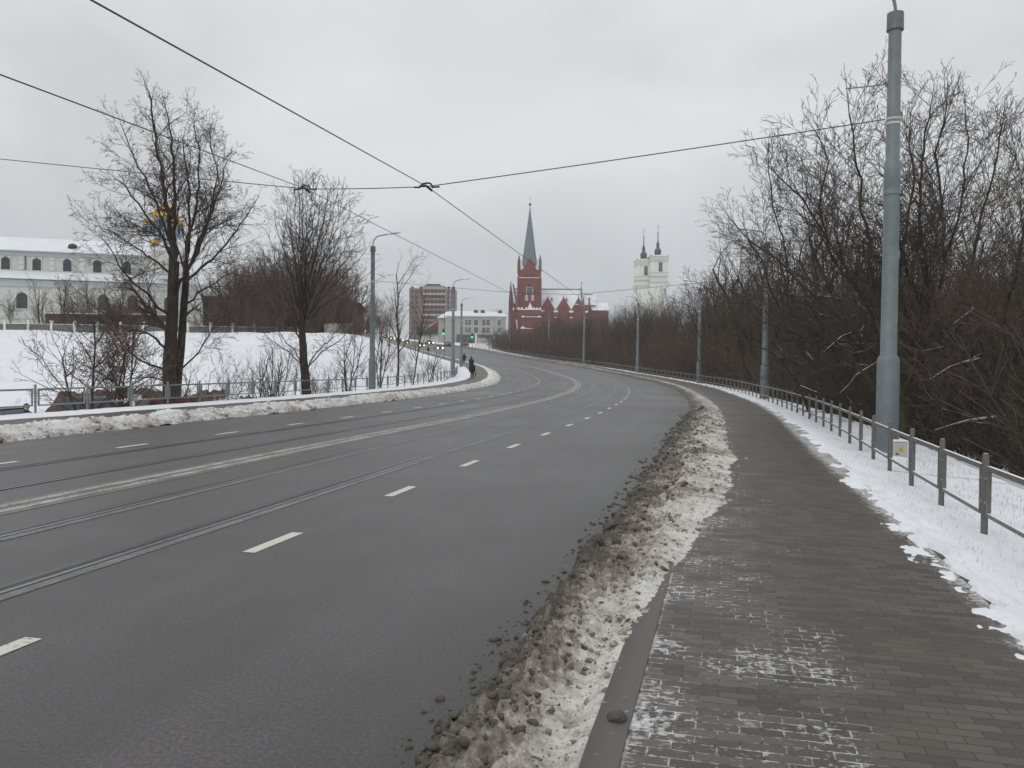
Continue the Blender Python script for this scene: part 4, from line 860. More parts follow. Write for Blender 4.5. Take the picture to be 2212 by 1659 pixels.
x,y,_=P(362,855,42); o=MB().prism([(-1.1,-.2),(1.3,-.2),(1.2,.02),(.7,.12),(.1,.03),(-.4,.14),(-.8,.0)],-.4,.5).build('red_tarp',M['redtarp'],bevel=.05); o.location=(x,y,P(362,861,42)[2]); tag(o,'bright red tarp lying on the rubble beside the double trunk','tarp')
# garage roof edge bottom left
x,y,_=P(60,860,38); t=empty('low_shed',(x-4.5,y,zlow(60,38)),-.35,label='low grey shed with dark roof edge at the left, behind the railing',cat='shed')
MB().box(-7,3.,-1.5,1.5,0,1.15).build('wall',simple('shed_wall',(.15,.145,.14)),t); MB().box(-7.3,3.3,-1.75,1.75,1.15,1.32).build('roof_edge',M['galv_dark'],t); MB().box(-7.2,3.2,-1.6,1.6,1.32,1.38).build('snow',M['snow'],t)
# ------------------------------------------------------------------ vehicles
def prism_x(prof,w,mb):   # profile in (x length, z), extruded across y
    return mb.prism(prof,-w/2,w/2,'y')
def make_car(name,bodym,label,kind='car',lights=None,tail=False,group='cars on the road'):
    t=empty(name,(0,0,0),0,label=label,cat='car' if kind=='car' else 'van',group=group); L2=2.15
    if kind=='car':
        mb=MB(); mb.prism([(-2.15,.28),(2.1,.28),(2.18,.45),(2.12,.68),(1.15,.86),(-1.75,.92),(-2.12,.84),(-2.2,.5)],-.86,.86); mb.build('body',M[bodym] if isinstance(bodym,str) else bodym,t,bevel=.06)
        k=MB(); b=len(k.v)
        low=[(1.15,.86),(-1.75,.92)]; top=[(.45,1.38),(-1.15,1.42)]
        for yy in (-1,1): k.v+= [(1.15,.80*yy,.85),(-1.8,.80*yy,.9),(-1.1,.62*yy,1.40),(.35,.62*yy,1.40)]
        k.f+=[(0,1,2,3),(7,6,5,4),(0,3,7,4),(1,5,6,2),(3,2,6,7)]; k.build('windows',M['darkglass'],t)
        MB().box(-1.08,.33,-.6,.6,1.395,1.45).build('roof',M[bodym] if isinstance(bodym,str) else bodym,t,bevel=.03)
        hx=2.13; hz=.62; wx=(-1.35,1.35)
    else:
        mb=MB(); mb.prism([(-2.5,.35),(2.4,.35),(2.45,.95),(1.75,1.1),(1.35,1.25),(.95,1.9),(-2.45,1.95),(-2.5,1.2)],-.9,.9); mb.build('body',M[bodym] if isinstance(bodym,str) else bodym,t,bevel=.07)
        w=MB()
        for yy in (-.905,.905): MB().prism([(1.3,1.25),(.92,1.75),(.15,1.75),(.15,1.25)],yy-.006,yy+.006).build('side_window',M['darkglass'],t)
        w.prism([(.0,1.25),(.0,1.75),(-.9,1.75),(-.9,1.25)],-.911,-.899); w.build('side_window',M['darkglass'],t)
        MB().prism([(1.42,1.30),(1.02,1.88),(1.03,1.90),(1.44,1.31)],-.75,.75).build('windscreen',M['darkglass'],t)
        MB().prism([(-2.51,.3),(2.46,.3),(2.47,.75),(-2.51,.75)],-.915,.915).build('blue_stripe',simple('van_blue',(.03,.06,.16)),t)
        hx=2.42; hz=.8; wx=(-1.6,1.6)
    for a in wx:
        for b in (-.78,.78):
            w=MB(); w.lathe([(.31,-.1),(.33,-.07),(.33,.07),(.31,.1)],n=14); w.v=[(x,z,y) for x,y,z in w.v]; o=w.build('wheel',M['tyre'],t); o.location=(a,b,.33)
            h=MB(); h.lathe([(.17,-.108),(.17,.108)],n=10); h.v=[(x,z,y) for x,y,z in h.v]; h.build('rim',M['galv_dark'],o)
    for b in (-.62,.62):
        MB().ball((hx,b,hz),.13,.5,1.2,.8,8).build('headlight',M[lights] if lights else M['galv_dark'],t)
        MB().box(-hx-.06,-hx,b-.14,b+.14,hz+.02,hz+.2).build('tail_light',M['tail'] if tail else M['red'],t)
    return t
dark=simple('car_dark_blue',(.015,.02,.045),rough=.3); redc=simple('car_red',(.12,.015,.015),rough=.35); grey=simple('car_grey_green',(.06,.08,.08),rough=.35); blk=simple('car_black',(.02,.02,.022),rough=.3)
def place(o,px_,py_,Y,rz,z=None):
    x,y,zz=P(px_,py_,Y); o.location=(x,Y,zz if z is None else z); o.rotation_euler=(0,0,rz)
def on_road(t,o,y,rev):
    x,yy,z=[float(v) for v in pos(o,y)]; t.location=(x,yy,z+.01); sl=float(Csl(y)); t.rotation_euler=(0,-math.atan((float(g(y+1))-float(g(y-1)))/2)*(1 if not rev else -1),math.atan2(1,sl)+(PI if rev else 0))
c1=make_car('car',dark,'dark blue car coming down the road with white headlights','car','headw'); place(c1,948,757,213,-PI/2+.25,P(948,757,213)[2])
c2=make_car('car',redc,'dark red car driving away beside the slim light pole','car',None,True); place(c2,967,749,238,PI/2+.3)
c3=make_car('car',grey,'dark grey-green car driving away, rightmost of the cars','car'); place(c3,1003,749,236,PI/2+.3)
c4=make_car('car',blk,'black car with yellow headlights, first of the oncoming queue','car','head'); place(c4,908,751,240,-PI/2+.35)
for i,(px_,py_,Y,lb,lt) in enumerate(((927,745,262,'oncoming car with one very bright white light','headw'),(880,744,272,'second oncoming car of the queue, left of the black one','head'),(862,739.5,292,'third oncoming car of the queue','head'),(845,735,315,'fourth oncoming car of the queue','head'),(833,731.5,340,'farthest oncoming car of the queue','head'))):
    c=copy_tree(c4 if lt=='head' else c1,P(px_,py_,Y),-PI/2+.4,label=lb); c.location=P(px_,py_,Y)
v1=make_car('van','white','white van with blue lower body parked below the railing near the double trunk','van',group=None); MB().box(-2.54,-.15,-.94,.94,.9,2.0).build('cargo_cover',simple('van_cover',(.06,.065,.08),rough=.6),v1,bevel=.08); x,y,_=P(268,870,41); v1.location=(x,y,P(268,861,41)[2]-1.93); v1.rotation_euler=(0,0,-.12)
v2=make_car('car',dark,'dark parked car cut off at the left edge below the railing','car',group=None); x,y,_=P(8,890,27); v2.location=(x,y,P(20,888,27)[2]-1.35); v2.rotation_euler=(0,0,-.05)
# signals
def signal(px_,py_,Y,label,m='grn',pole=True,h=3.2):
    x,y,z=P(px_,py_,Y); t=empty('traffic_light',(x,y,z),0,label=label,cat='traffic light',group='traffic lights at the junction')
    MB().box(-.17,.17,.0,.25,-.22,.85).build('housing',M['black'],t,bevel=.03); MB().ball((0,-.02,0),.17,1,.5,1,10).build('green_lamp' if m=='grn' else 'red_lamp',M[m],t)
    MB().ball((0,.0,.32),.10,1,.4,1,8).ball((0,.0,.62),.10,1,.4,1,8).build('dark_lamps',M['darkglass'],t)
    if pole: MB().tube([(0,.25,-h),(0,.25,.9)],.05,n=8).build('pole',M['galv_dark'],t)
signal(958,721,141,'green traffic light fixed to the slim left pole',pole=False); signal(1020,728.5,160,'green traffic light right of the third left mast, right-hand one of the pair',h=3.4)
signal(841,722,330,'small distant green signal left of the apartment block',h=3); signal(826,723,330,'small distant red signal, leftmost of the distant pair','redsig',h=3)
x,y,z=P(790,715,300); t=empty('street_lamp',(x,y,z),0,label='tiny distant yellow light left of the first left mast',cat='street lamp'); MB().ball((0,0,0),.35,n=8).build('bulb',M['head'],t); MB().tube([(0,.3,-4),(0,.3,0)],.06,n=6).build('pole',M['galv_dark'],t)
# road signs on the sixth mast
x,y,z=P(1186,747,170.7); t=empty('road_sign',(x,y-.25,z),0,label='triangular warning sign with red border above a round one, on the sixth right mast',cat='road sign')
def tri(s,y0,y1,mb): mb.prism([(-s,-s*.75),(s,-s*.75),(0,s)],y0,y1)
a=MB(); tri(.62,-.02,.0,a); a.build('triangle_border',M['red'],t); a=MB(); tri(.30,-.026,-.021,a); a.v=[(p[0],p[1],p[2]-.04) for p in a.v]; a.build('triangle_face',M['white'],t)
def disc(r,y0,y1,cz,name,m):
    k=MB(); k.lathe([(r,y0),(r,y1)],n=20); k.v=[(p[0],p[2],p[1]+cz) for p in k.v]; k.build(name,m,t)
disc(.42,-.02,0,-1.0,'round_border',M['red']); disc(.27,-.026,-.021,-1.0,'round_face',M['white'])
# ------------------------------------------------------------------ people
def person(px_,py_,Y,hgt,label,coat='clothblack',rz=0,seed=1,pose='walk',hat=True,bag=False,long=True,z=None):
    x,y,zz=P(px_,py_,Y); t=empty('person',(x,y,zz if z is None else z),rz,label=label,cat='person'); s=hgt/1.75
    nodes={'pelvis':(0,0,.95,.14),'chest':(0,0,1.3,.16),'neck':(0,0,1.5,.06),'head':(0,-.01,1.58,.085),'top':(0,-.01,1.70,.085)}
    edges=[('pelvis','chest'),('chest','neck'),('neck','head'),('head','top')]
    st=.16 if pose=='walk' else .02
    for sd_,k in ((-1,'l'),(1,'r')):
        f=st*sd_
        nodes['hip'+k]=(.09*sd_,0,.88,.095); nodes['kn'+k]=(.09*sd_,f*.9-.03,.5,.065); nodes['an'+k]=(.09*sd_,f*1.3+.03,.09,.045); nodes['toe'+k]=(.09*sd_,f*1.3-.13,.04,.04)
        nodes['sh'+k]=(.19*sd_,0,1.42,.07); nodes['el'+k]=(.25*sd_,-f*.5+.03,1.14,.05); nodes['wr'+k]=(.25*sd_,-f*1.1-.03,.90,.035); nodes['fi'+k]=(.25*sd_,-f*1.2-.04,.80,.035)
        edges+=[('pelvis','hip'+k),('hip'+k,'kn'+k),('kn'+k,'an'+k),('an'+k,'toe'+k),('chest','sh'+k),('sh'+k,'el'+k),('el'+k,'wr'+k),('wr'+k,'fi'+k)]
    nm=list(nodes); me=bpy.data.meshes.new('body'); me.from_pydata([tuple(c*s for c in nodes[n][:3]) for n in nm],[(nm.index(a),nm.index(b)) for a,b in edges],[]); o=bpy.data.objects.new('body',me); col.objects.link(o); o.parent=t
    sk=o.modifiers.new('skin','SKIN')
    for i,n in enumerate(nm): me.skin_vertices[0].data[i].radius=(nodes[n][3]*s,)*2
    me.skin_vertices[0].data[0].use_root=True
    o.modifiers.new('sub','SUBSURF').levels=1; me.materials.append(M['clothblack'])
    lo=.55 if long else .80
    cz=[(.17,lo),(.185,.85),(.165,1.05),(.19,1.3),(.20,1.42),(.12,1.49),(.07,1.52)]; c=MB(); c.lathe([(r*s,z*s) for r,z in cz],n=14,sx=1.15,sy=.78); c.build('coat',M[coat],t,smooth=True)
    for sd_,k in ((-1,'l'),(1,'r')):
        a,b,w=[Vector(nodes[n+k][:3])*s for n in ('sh','el','wr')]; MB().tube([a,b,w],[.085*s,.07*s,.055*s],n=8).build('sleeve',M[coat],t,smooth=True)
    if hat: MB().lathe([(.11*s,1.64*s),(.115*s,1.70*s),(.09*s,1.78*s),(.03*s,1.81*s)],n=12).build('hat',M['clothblack'],t,smooth=True)
    else: MB().ball((0,.015*s,1.69*s),.105*s,1,1.05,1.05,8).build('hair',M['hair'],t)
    MB().ball((0,-.06*s,1.63*s),.065*s,1,.5,1.2,8).build('face',M['skin'],t)
    if bag: MB().box(-.36*s,-.26*s,-.16*s,.12*s,.45*s,.78*s).build('bag',M['clothblack'],t,bevel=.02)
    return t
person(1019.5,822,78,1.78,'nearest walker on the left pavement, all in black, seen from behind','clothblack',PI,long=False,bag=True)
person(1018,801.5,103,1.78,'dark walker just beyond the nearest one, overlapping them','clothblack',PI+.05,seed=2)
person(1002.5,787,129,1.72,'dark walker left of the overlapping pair, farther up the pavement','clothnavy',PI,seed=3,long=True)
person(925,765,190,1.75,'distant dark walker on the left pavement near the cars','clothblack',PI,seed=4)
person(790,737,205,1.8,'tiny distant dark figure left of the first left mast','clothblack',0,seed=5)
person(57,902,26,1.6,'person in a bright blue jacket standing below the left railing','clothblue',.5,pose='stand',hat=False,long=False,z=P(57,873,26)[2]-1.62)
person(1063,744,255,1.7,'tiny distant figure on the snowy path before the pale house','clothblack',0,seed=7)
# ------------------------------------------------------------------ buildings
def arch(cx,z0,w,h,n=8):
    r=w/2; pts=[(cx-r,z0),(cx+r,z0),(cx+r,z0+h-r)]+[(cx+r*math.cos(a*PI/n),z0+h-r+r*math.sin(a*PI/n)) for a in range(1,n)]+[(cx-r,z0+h-r)]
    return pts
def win(cx,z0,w,h,y,parent,arched=True,frame='creamtrim',glass='darkglass',dep=.12,sill=True):
    pts=arch(cx,z0,w,h) if arched else [(cx-w/2,z0),(cx+w/2,z0),(cx+w/2,z0+h),(cx-w/2,z0+h)]
    f=[(cx+(p[0]-cx)*1.22,z0-.05+(p[1]-z0)*1.09) for p in pts]
    o=MB().prism(f,y-dep,y).build('window',M[frame],parent); MB().prism(pts,y-dep-.02,y-dep+.04).build('pane',M[glass],o)
    if frame=='creamwall' or parent.name.startswith('white_church'):
        if sill: MB().box(cx-w*.6,cx+w*.6,y-dep-.12,y,z0-.2,z0-.1).build('sill',M['creamtrim'],o)
        return o
    mb=MB().box(cx-.035,cx+.035,y-dep-.05,y-dep-.022,z0,z0+h-.05)
    if h>1.6: mb.box(cx-w/2,cx+w/2,y-dep-.05,y-dep-.024,z0+h*.55,z0+h*.55+.07)
    mb.build('mullion',M[frame],o)
    if sill: MB().box(cx-w*.7,cx+w*.7,y-dep-.18,y,z0-.2,z0-.08).build('sill',M['roofsnow'],o)
    return o
# white church on the left: long facade, receding slightly to the right
Yc=130.; A_=P(-130,712,Yc-3); B_=P(440,716,Yc+7); ang=math.atan2(B_[1]-A_[1],B_[0]-A_[0]); LN=math.dist(A_[:2],B_[:2]); k=1/F_*Yc
zb=A_[2]-.6; t=empty('white_church',(A_[0],A_[1],zb),ang,label='long pale church at the left with two tiers of arched windows and gold-banded drums',cat='church')
zrow=lambda py_:P(0,py_,Yc-2)[2]-zb
h1=zrow(600); h2=zrow(579); h3=zrow(532); h4=zrow(516)
MB().box(0,LN,0,16,0,h1).build('lower_wall',M['creamwall'],t); MB().box(-.3,LN+.25,-.35,0,h1-1.1,h1-.1).build('lower_frieze',M['bluetrim'],t)
MB().poly([(-.5,-.9,h1),(LN+.5,-.9,h1),(LN-2,3.2,h2+.2),(-.5,3.2,h2+.2)]).poly([(-.5,-.9,h1),(-.5,-.9,h1+.15),(LN+.5,-.9,h1+.15),(LN+.5,-.9,h1)]).poly([(LN+.5,-.9,h1),(LN+.5,16,h1),(LN-2,16,h2+.2),(LN-2,3.2,h2+.2)]).build('lower_roof',M['roofsnow'],t)
UL=LN-7.5
MB().box(0,UL,3.2,13,h2-.5,h3).build('upper_wall',M['creamwall'],t); MB().box(-.2,UL+.2,2.95,3.2,h3-.85,h3-.15).build('upper_frieze',M['bluetrim'],t); MB().box(-.2,UL+.3,2.85,3.2,h2,h2+.25).build('string_course',M['whitetrim'],t)
MB().prism([(2.3,h3),(13.8,h3),(8,h4+1.6)],-.5,UL+.5,'x').build('upper_roof',M['roofsnow'],t); MB().box(-.5,UL+.5,2.25,2.4,h3-.15,h3).build('gutter',M['creamtrim'],t)
sp=61*k; x0=(42+130)*k
for i in range(-2,5):
    cx=x0+i*sp; 
    if cx<0: continue
    if i<5 and cx<UL-1: win(cx,zrow(577),1.25,2.2,3.2,t,frame='creamwall')
    if cx+sp/2<UL:
        p_=MB()
        for q in range(3): p_.box(cx+sp/2-.38,cx+sp/2+.38,3.08,3.2,zrow(577)+.2+q*.85,zrow(577)+.9+q*.85)
        p_.build('panel',M['creamtrim'],t)
    if cx<UL-1:
        for q in (-.5,.5): MB().prism(arch(cx+q,zrow(550),.7,.45,6),3.06,3.2).build('kokoshnik',M['creamtrim'],t)
sp2=sp*1.04*1.6
for cx in [(25+130)*k,(185+130)*k,(245+130)*k,(320+130)*k]:
    win(cx,zrow(664),1.6,2.55,0,t)
win((422+130)*k,zrow(667),1.1,2.9,0,t); win((398+130)*k,zrow(667),.8,2.6,0,t)
for cx in [0,5.1,(60+130)*k,(215+130)*k,(285+130)*k,(350+130)*k,LN-.5]: MB().box(cx-.35,cx+.35,-.16,0,0,h1-1.5).build('pilaster',M['creamtrim'],t)
MB().box(-.2,LN+.2,-.22,0,2.6,2.9).build('plinth_band',M['whitetrim'],t)
for cx in ((24+130)*k-.3,(215+130)*k): MB().tube([(cx,3.1,h2),(cx,3.1,h3-.2)],.1,n=6).build('downpipe',M['galv_dark'],t)
MB().ball(((110+130)*k,4.4,h3+1.05),.75,1,1.2,.8,10).build('roof_vent',M['black'],t)
# tower with drums behind the tree
Yt=134; cx,_,_=P(362,600,Yt); inv=Matrix.Rotation(-ang,3,'Z')@Vector((cx-A_[0],Yt-A_[1],0)); tx,ty=inv.x,inv.y; zp=lambda py_:P(362,py_,Yt)[2]-zb; pk=Yt/F_
MB().box(tx-2.0,tx+2.4,ty-3,ty+3,h2,zp(545)).build('tower_wall',M['creamwall'],t); MB().lathe([(3.2,zp(548)),(.5,zp(500))],tx,ty,8).build('tent_roof',M['roofsnow'],t)
def drum(px_,py0,py1,py2,r,n=8):
    c,_,_=P(px_,600,Yt); v=Matrix.Rotation(-ang,3,'Z')@Vector((c-A_[0],Yt-A_[1]-1,0))
    o=MB().lathe([(r,zp(py0)),(r,zp(py1))],v.x,v.y,n).build('drum',M['bluedrum'],t); MB().lathe([(r*1.12,zp(py1)),(r*1.22,zp(py1)+.25),(r*1.15,zp(py2)-.2),(r*.9,zp(py2))],v.x,v.y,n).build('gold_band',M['gold'],o)
    for j in range(n):
        a=2*PI*(j+.5)/n; w=MB().box(-.18,.18,-.06,.06,zp(py0)+.4,zp(py1)-.3); w.v=[(v.x+math.cos(a)*r*.95+p[1]*math.cos(a)-p[0]*math.sin(a),v.y+math.sin(a)*r*.95+p[1]*math.sin(a)+p[0]*math.cos(a),p[2]) for p in w.v]; w.build('slit',M['darkglass'],o)
    return v
v=drum(363,520,476,459,1.75); drum(329,512,488,480,.95); drum(388,515,490,478,1.0); drum(345,536,532,520,1.0)
MB().lathe([(1.2,zp(459)),(1.3,zp(453)),(.7,zp(446)),(.10,zp(438)),(.06,zp(424))],v.x,v.y,12).build('dome',M['gold'],t)
# dark brick wall building
Yb=112; a=P(441,718,Yb); b=P(700,712,Yb+6); an=math.atan2(b[1]-a[1],b[0]-a[0]); ln=math.dist(a[:2],b[:2]); t=empty('brick_building',(a[0],a[1],a[2]-1),an,label='long low dark brick building behind the red-brown trees',cat='building')
hb=P(441,641,Yb)[2]-a[2]+1; MB().box(0,ln,0,8,0,hb).build('wall',M['darkbrick'],t); MB().box(-.2,ln+.2,-.2,8.2,hb,hb+.12).build('roof',simple('dark_roof',(.06,.05,.05)),t)
a=P(728,716,118); t=empty('brown_house',(a[0],a[1],a[2]-1),.1,label='dark brown house half hidden by twigs above the snowy mound',cat='house'); MB().box(0,3.3,0,6,0,4.3).build('wall',simple('brown_wall',(.07,.05,.045)),t); MB().prism([(-.4,4.3),(3.9,4.3),(3.2,5.2),(.4,5.4)],-.4,6.4).build('roof',simple('brown_roof',(.04,.033,.035)),t)
# terrace fence with white posts
a=P(-40,719,97.5); b=P(645,722,101.5); ln=math.dist(a[:2],b[:2]); n=14; t=empty('terrace_fence',(0,0,0),0,label='terrace fence of white posts and dark mesh below the white church',cat='fence')
for i in range(n+1):
    f=i/n; x=a[0]+(b[0]-a[0])*f; y=a[1]+(b[1]-a[1])*f; z=float(terr(x,y)); top=P(-40+685*f,692+f*10,y)[2]
    MB().box(x-.13,x+.13,y-.13,y+.13,z-.3,top).box(x-.16,x+.16,y-.16,y+.16,top,top+.1).build('post',M['whitewall'],t)
    if i<n:
        x2=a[0]+(b[0]-a[0])*(f+1/n); y2=a[1]+(b[1]-a[1])*(f+1/n); z2=float(terr(x2,y2)); w=MB(); w.v=[(x,y,z-.2),(x2,y2,z2-.2),(x2,y2,top-.35),(x,y,top-.35),(x,y+.06,z-.2),(x2,y2+.06,z2-.2),(x2,y2+.06,top-.35),(x,y+.06,top-.35)]
        w.f=[(0,1,2,3),(7,6,5,4),(0,4,5,1),(3,2,6,7),(0,3,7,4),(1,5,6,2)]; w.build('panel',simple('fence_panel',(.17,.18,.175),(.11,.115,.11),scale=3) if i==0 else bpy.data.materials['fence_panel'],t)
        w2=MB(); w2.v=[(p[0],p[1]-.06,(top-.30 if q in (2,3,6,7) else top-.36)) for q,p in enumerate(w.v)]; w2.f=w.f; w2.build('rail',M['creamtrim'],t)
a=P(98,712,102.5); o=MB().box(0,15.5,0,1.2,-.5,2.0).build('retaining_wall',simple('dark_wall',(.075,.055,.05),(.05,.04,.038))); 
w=o; w.location=(a[0],a[1],a[2]); w.rotation_euler=(0,0,.08); tag(w,'dark low retaining wall with snowy top between the fence and the white church','wall')
sn=MB().box(-.1,15.6,-.1,1.3,2.0,2.14).build('snow_cap',M['roofsnow'],w)
# palisade on the mound
t=empty('mound_fence',(0,0,0),0,label='pale weathered fence sloping down over the top of the snowy mound',cat='fence')
pts=[P(702,722,100),P(728,726,101),P(742,735,103),P(765,744,106)]
pts=[(p[0],p[1],float(terr(p[0],p[1]))) for p in pts]
w=MB()
for p,q in zip(pts[:-1],pts[1:]):
    for i in range(10):
        f=i/10; x,y,z=[p[j]+(q[j]-p[j])*f for j in range(3)]; w.box(x-.07,x+.07,y-.03,y+.03,z-.2,z+1.35)
w.build('pickets',M['whitetrim'],t)
# apartment block
Ya=430; a=P(883,740,Ya); kk=Ya/F_; t=empty('apartment_block',(a[0],a[1],a[2]-6),0,label='brown and pink nine-storey apartment block behind the trees at the road end',cat='building')
hz=lambda py_:P(883,py_,Ya)[2]-(a[2]-6); wd=98*kk
MB().box(0,wd,2,18,0,hz(622)).build('wall',M['blockwall'],t); MB().box(wd*.30,wd*.78,1.2,18.3,hz(624),hz(616)).build('attic',M['blockcream'],t); MB().box(wd*.36,wd*.66,5,12,hz(616),hz(611)).build('roof_hut',M['darkbrick'],t)
for i in range(10):
    z0=hz(632)-i*2.75
    b_=MB().box(wd*.30,wd*.80,.6,2,z0-1.0,z0).build('balcony',M['blockpale'] if i%2==0 else M['blockwall'],t)
    if i<6:
        for q in range(6): MB().box(wd*.31+q*wd*.083,wd*.31+q*wd*.083+1.1,1.93,2.02,z0+.15,z0+1.5).build('window',M['darkglass'],t)
    for cx in (.06,.17,.86,.94): MB().box(wd*cx-.5,wd*cx+.5,1.9,2.02,z0,z0+1.35).build('window',M['darkglass'],t)
for cx in (.005,.12,.235,.81,.90,.985): MB().box(wd*cx-.25,wd*cx+.25,1.55,2.0,0,hz(621)).build('pier',M['blockwall'] if cx<.5 else M['blockpale'],t)
for cx in (.02,.22,.83): MB().box(wd*cx,wd*cx+1.2,4,6,hz(622),hz(617)).build('chimney',M['darkbrick'],t)
# small red-roofed kiosk building
Yk=300; a=P(905,734,Yk); kk=Yk/F_; t=empty('corner_building',(a[0],a[1],a[2]-1.5),0,label='small building with red gable, snowy roof and green fascia left of the pale house',cat='building')
z_=lambda py_:P(905,py_,Yk)[2]-(a[2]-1.5)
MB().box(0,9,0,7,0,z_(717)).build('wall',M['creamwall'],t); MB().box(-.4,12,-.6,-.1,z_(722),z_(715)).build('fascia',M['greenroof'],t); MB().prism([(1.5,z_(715)),(10.5,z_(715)),(7.5,z_(697)),(6,z_(697))],-.3,7).build('gable',M['redbrick'],t); MB().prism([(.6,z_(715)),(1.6,z_(715)),(6.1,z_(697)),(6.6,z_(694))],-.5,7.2).build('snowy_roof',M['roofsnow'],t)
# pale house
Yh=285; a=P(946,742,Yh); kk=Yh/F_; t=empty('pale_house',(a[0],a[1],a[2]-1),0,label='pale two-storey house with snowy hipped roof left of the red church',cat='house')
Z=lambda py_:P(1020,py_,Yh)[2]-(a[2]-1); X_=lambda px_:(px_-946)*kk
MB().box(X_(962),X_(1092),0,12,0,Z(683)).build('wall',M['housewall'],t); MB().box(X_(946),X_(976),1.2,12,0,Z(687)).build('side_wing',M['housewall'],t)
MB().box(X_(986),X_(1094),-.25,0,0,Z(723)).build('base_storey',M['housestone'],t)
MB().poly([(X_(943),.2,Z(687)),(X_(977),.2,Z(687)),(X_(985),6,Z(670)),(X_(962),6,Z(671))]).poly([(X_(943),.2,Z(687)),(X_(962),6,Z(671)),(X_(962),12,Z(687)),(X_(943),12,Z(687))]).poly([(X_(975),-.8,Z(683)),(X_(1094),-.8,Z(683)),(X_(1086),6,Z(671)),(X_(985),6,Z(669))]).poly([(X_(1094),-.8,Z(683)),(X_(1094),12.5,Z(683)),(X_(1086),6,Z(671))]).poly([(X_(975),-.8,Z(683)),(X_(985),6,Z(669)),(X_(975),12,Z(683))]).build('roof',M['roofsnow'],t)
MB().box(X_(975),X_(1093),-.45,0,Z(685),Z(683)).build('cornice',M['whitetrim'],t); MB().box(X_(1072),X_(1084),-.7,0,Z(723),Z(683)).build('bay',M['housewall'],t)
for px_ in (1022,1037,1075): MB().box(X_(px_),X_(px_)+1.3,4,5.5,Z(674),Z(668)).build('chimney',M['darkbrick'],t)
for px_,w in ((1007,.8),(1014,.9),(1028,1.3),(1045,1.2),(1054,1.2)):
    for py_ in (702,718): win(X_(px_),Z(py_),w,1.75,0,t,False,'whitetrim',dep=.08,sill=False)
for py_ in (702,718): win(X_(1078),Z(py_),1.0,1.75,-.7,t,False,'whitetrim',dep=.08,sill=False)
for px_ in (968,):
    for py_ in (704,720): win(X_(px_),Z(py_),.9,1.5,1.2,t,False,'whitetrim',dep=.08,sill=False)
for i in range(6): MB().prism(arch(X_(1002)+i*2.3,0.2,1.5,2.2),-.32,-.24).build('basement_arch',M['darkglass'],t)
# white fence and snowy bank in front of the house
t=empty('garden_fence',(0,0,0),0,label='pale picket fence with pillars in front of the pale house',cat='fence'); pa=P(1028,738,262); pb=P(1092,744,250); w=MB()
for i in range(34):
    f=i/33; x,y,z=[pa[j]+(pb[j]-pa[j])*f for j in range(3)]; w.box(x-.08,x+.08,y-.04,y+.04,z-1,z+1.3)
w.build('pickets',M['whitetrim'],t)
for f in (.0,.62,.98): x,y,z=[pa[j]+(pb[j]-pa[j])*f for j in range(3)]; MB().box(x-.3,x+.3,y-.3,y+.3,z-1,z+1.7).box(x-.4,x+.4,y-.4,y+.4,z+1.7,z+1.95).ball((x,y,z+2.25),.3).build('pillar',M['whitewall'],t)
o=MB().ball((0,0,0),1,1,1,1,16); o.v=[(x*9,y*14,max(z,-.2)*2.6) for x,y,z in o.v]; o=o.build('ground_snow_bank',M['roofsnow'],smooth=True); p=P(1045,760,246); o.location=(p[0],p[1],p[2]-.8); tag(o,kind='structure')
# ------------------------------------------------------------------ red brick church
Yr=300; kk=Yr/F_; a=P(1142,760,Yr); t=empty('red_church',(a[0],a[1],a[2]-3),0,label='red brick church with a tall grey-green spire and snowy gabled side aisles',cat='church'); bz_=a[2]-3
Z=lambda py_:P(1142,py_,Yr)[2]-bz_; X_=lambda px_:(px_-1142)*kk
tw=X_(1166)-.0; RB=M['redbrick']; SN=M['roofsnow']
tower=MB().box(-tw,tw,-1,7,0,Z(604)); tower=tower.build('tower',RB,t)
MB().box(-tw-.25,tw+.25,-1.25,7.25,Z(585.5),Z(583.5)).build('cornice',RB,t); MB().box(-tw-.12,tw+.12,-1.12,7.12,Z(604),Z(585.5)).build('belfry',RB,t); MB().box(-tw-.2,tw+.2,-1.3,-1.1,Z(601.2),Z(600)).build('snow_ledge',SN,t)
for sgn in (-1,1): MB().box(sgn*tw-.35,sgn*tw+.35,-1.45,-.4,0,Z(600)).build('corner_buttress',RB,t)
# gables & spire
zs=Z(583.5)
MB().prism([(-tw*.64,zs),(tw*.66,zs),(0,Z(556))],-1.1,-.5).build('gable',RB,t); MB().prism([(-tw*.64,zs),(tw*.66,zs),(0,Z(556))],6.5,7.1).build('gable',RB,t)
gs=MB(); gs.prism([(-tw*.60,zs),(tw*.62,zs),(0,Z(557))],-.5,6.5); gs.prism([(.4,zs),(5.6,zs),(3,Z(557))],-tw-.05,tw+.05,'x'); gs.build('gable_roof',SN,t)
MB().lathe([(tw*.78,Z(580)),(tw*.70,Z(562)),(.12,Z(445))],0,3,8,rot=PI/8).build('spire',M['slate'],t)
MB().ball((0,3,Z(438)),.48,n=10).tube([(0,3,Z(446)),(0,3,Z(437))],.12,n=6).tube([(0,3,Z(437)),(0,3,Z(419))],.045,n=5).tube([(-.5,3,Z(424)),(.5,3,Z(424))],.045,n=5).build('finial',M['black'],t)
for sgn in (-1,1):
    for yy in (-.6,6.6): MB().lathe([(.55,Z(588)),(.55,Z(565)),(.03,Z(550))],sgn*(tw-.2),yy,6).build('pinnacle',RB if sgn<0 else M['stone'],t)
for dx in (-1,0,1): win(dx*1.15+.1,Z(599),.65,1.15,-1.12,t,True,'redbrick',dep=.05,sill=False)
win(.1,Z(633),1.9,1.9,-1.0,t,False,'whitetrim',dep=.06); win(.1,Z(619),1.2,1.0,-1.0,t,True,'redbrick',dep=.06,sill=False)
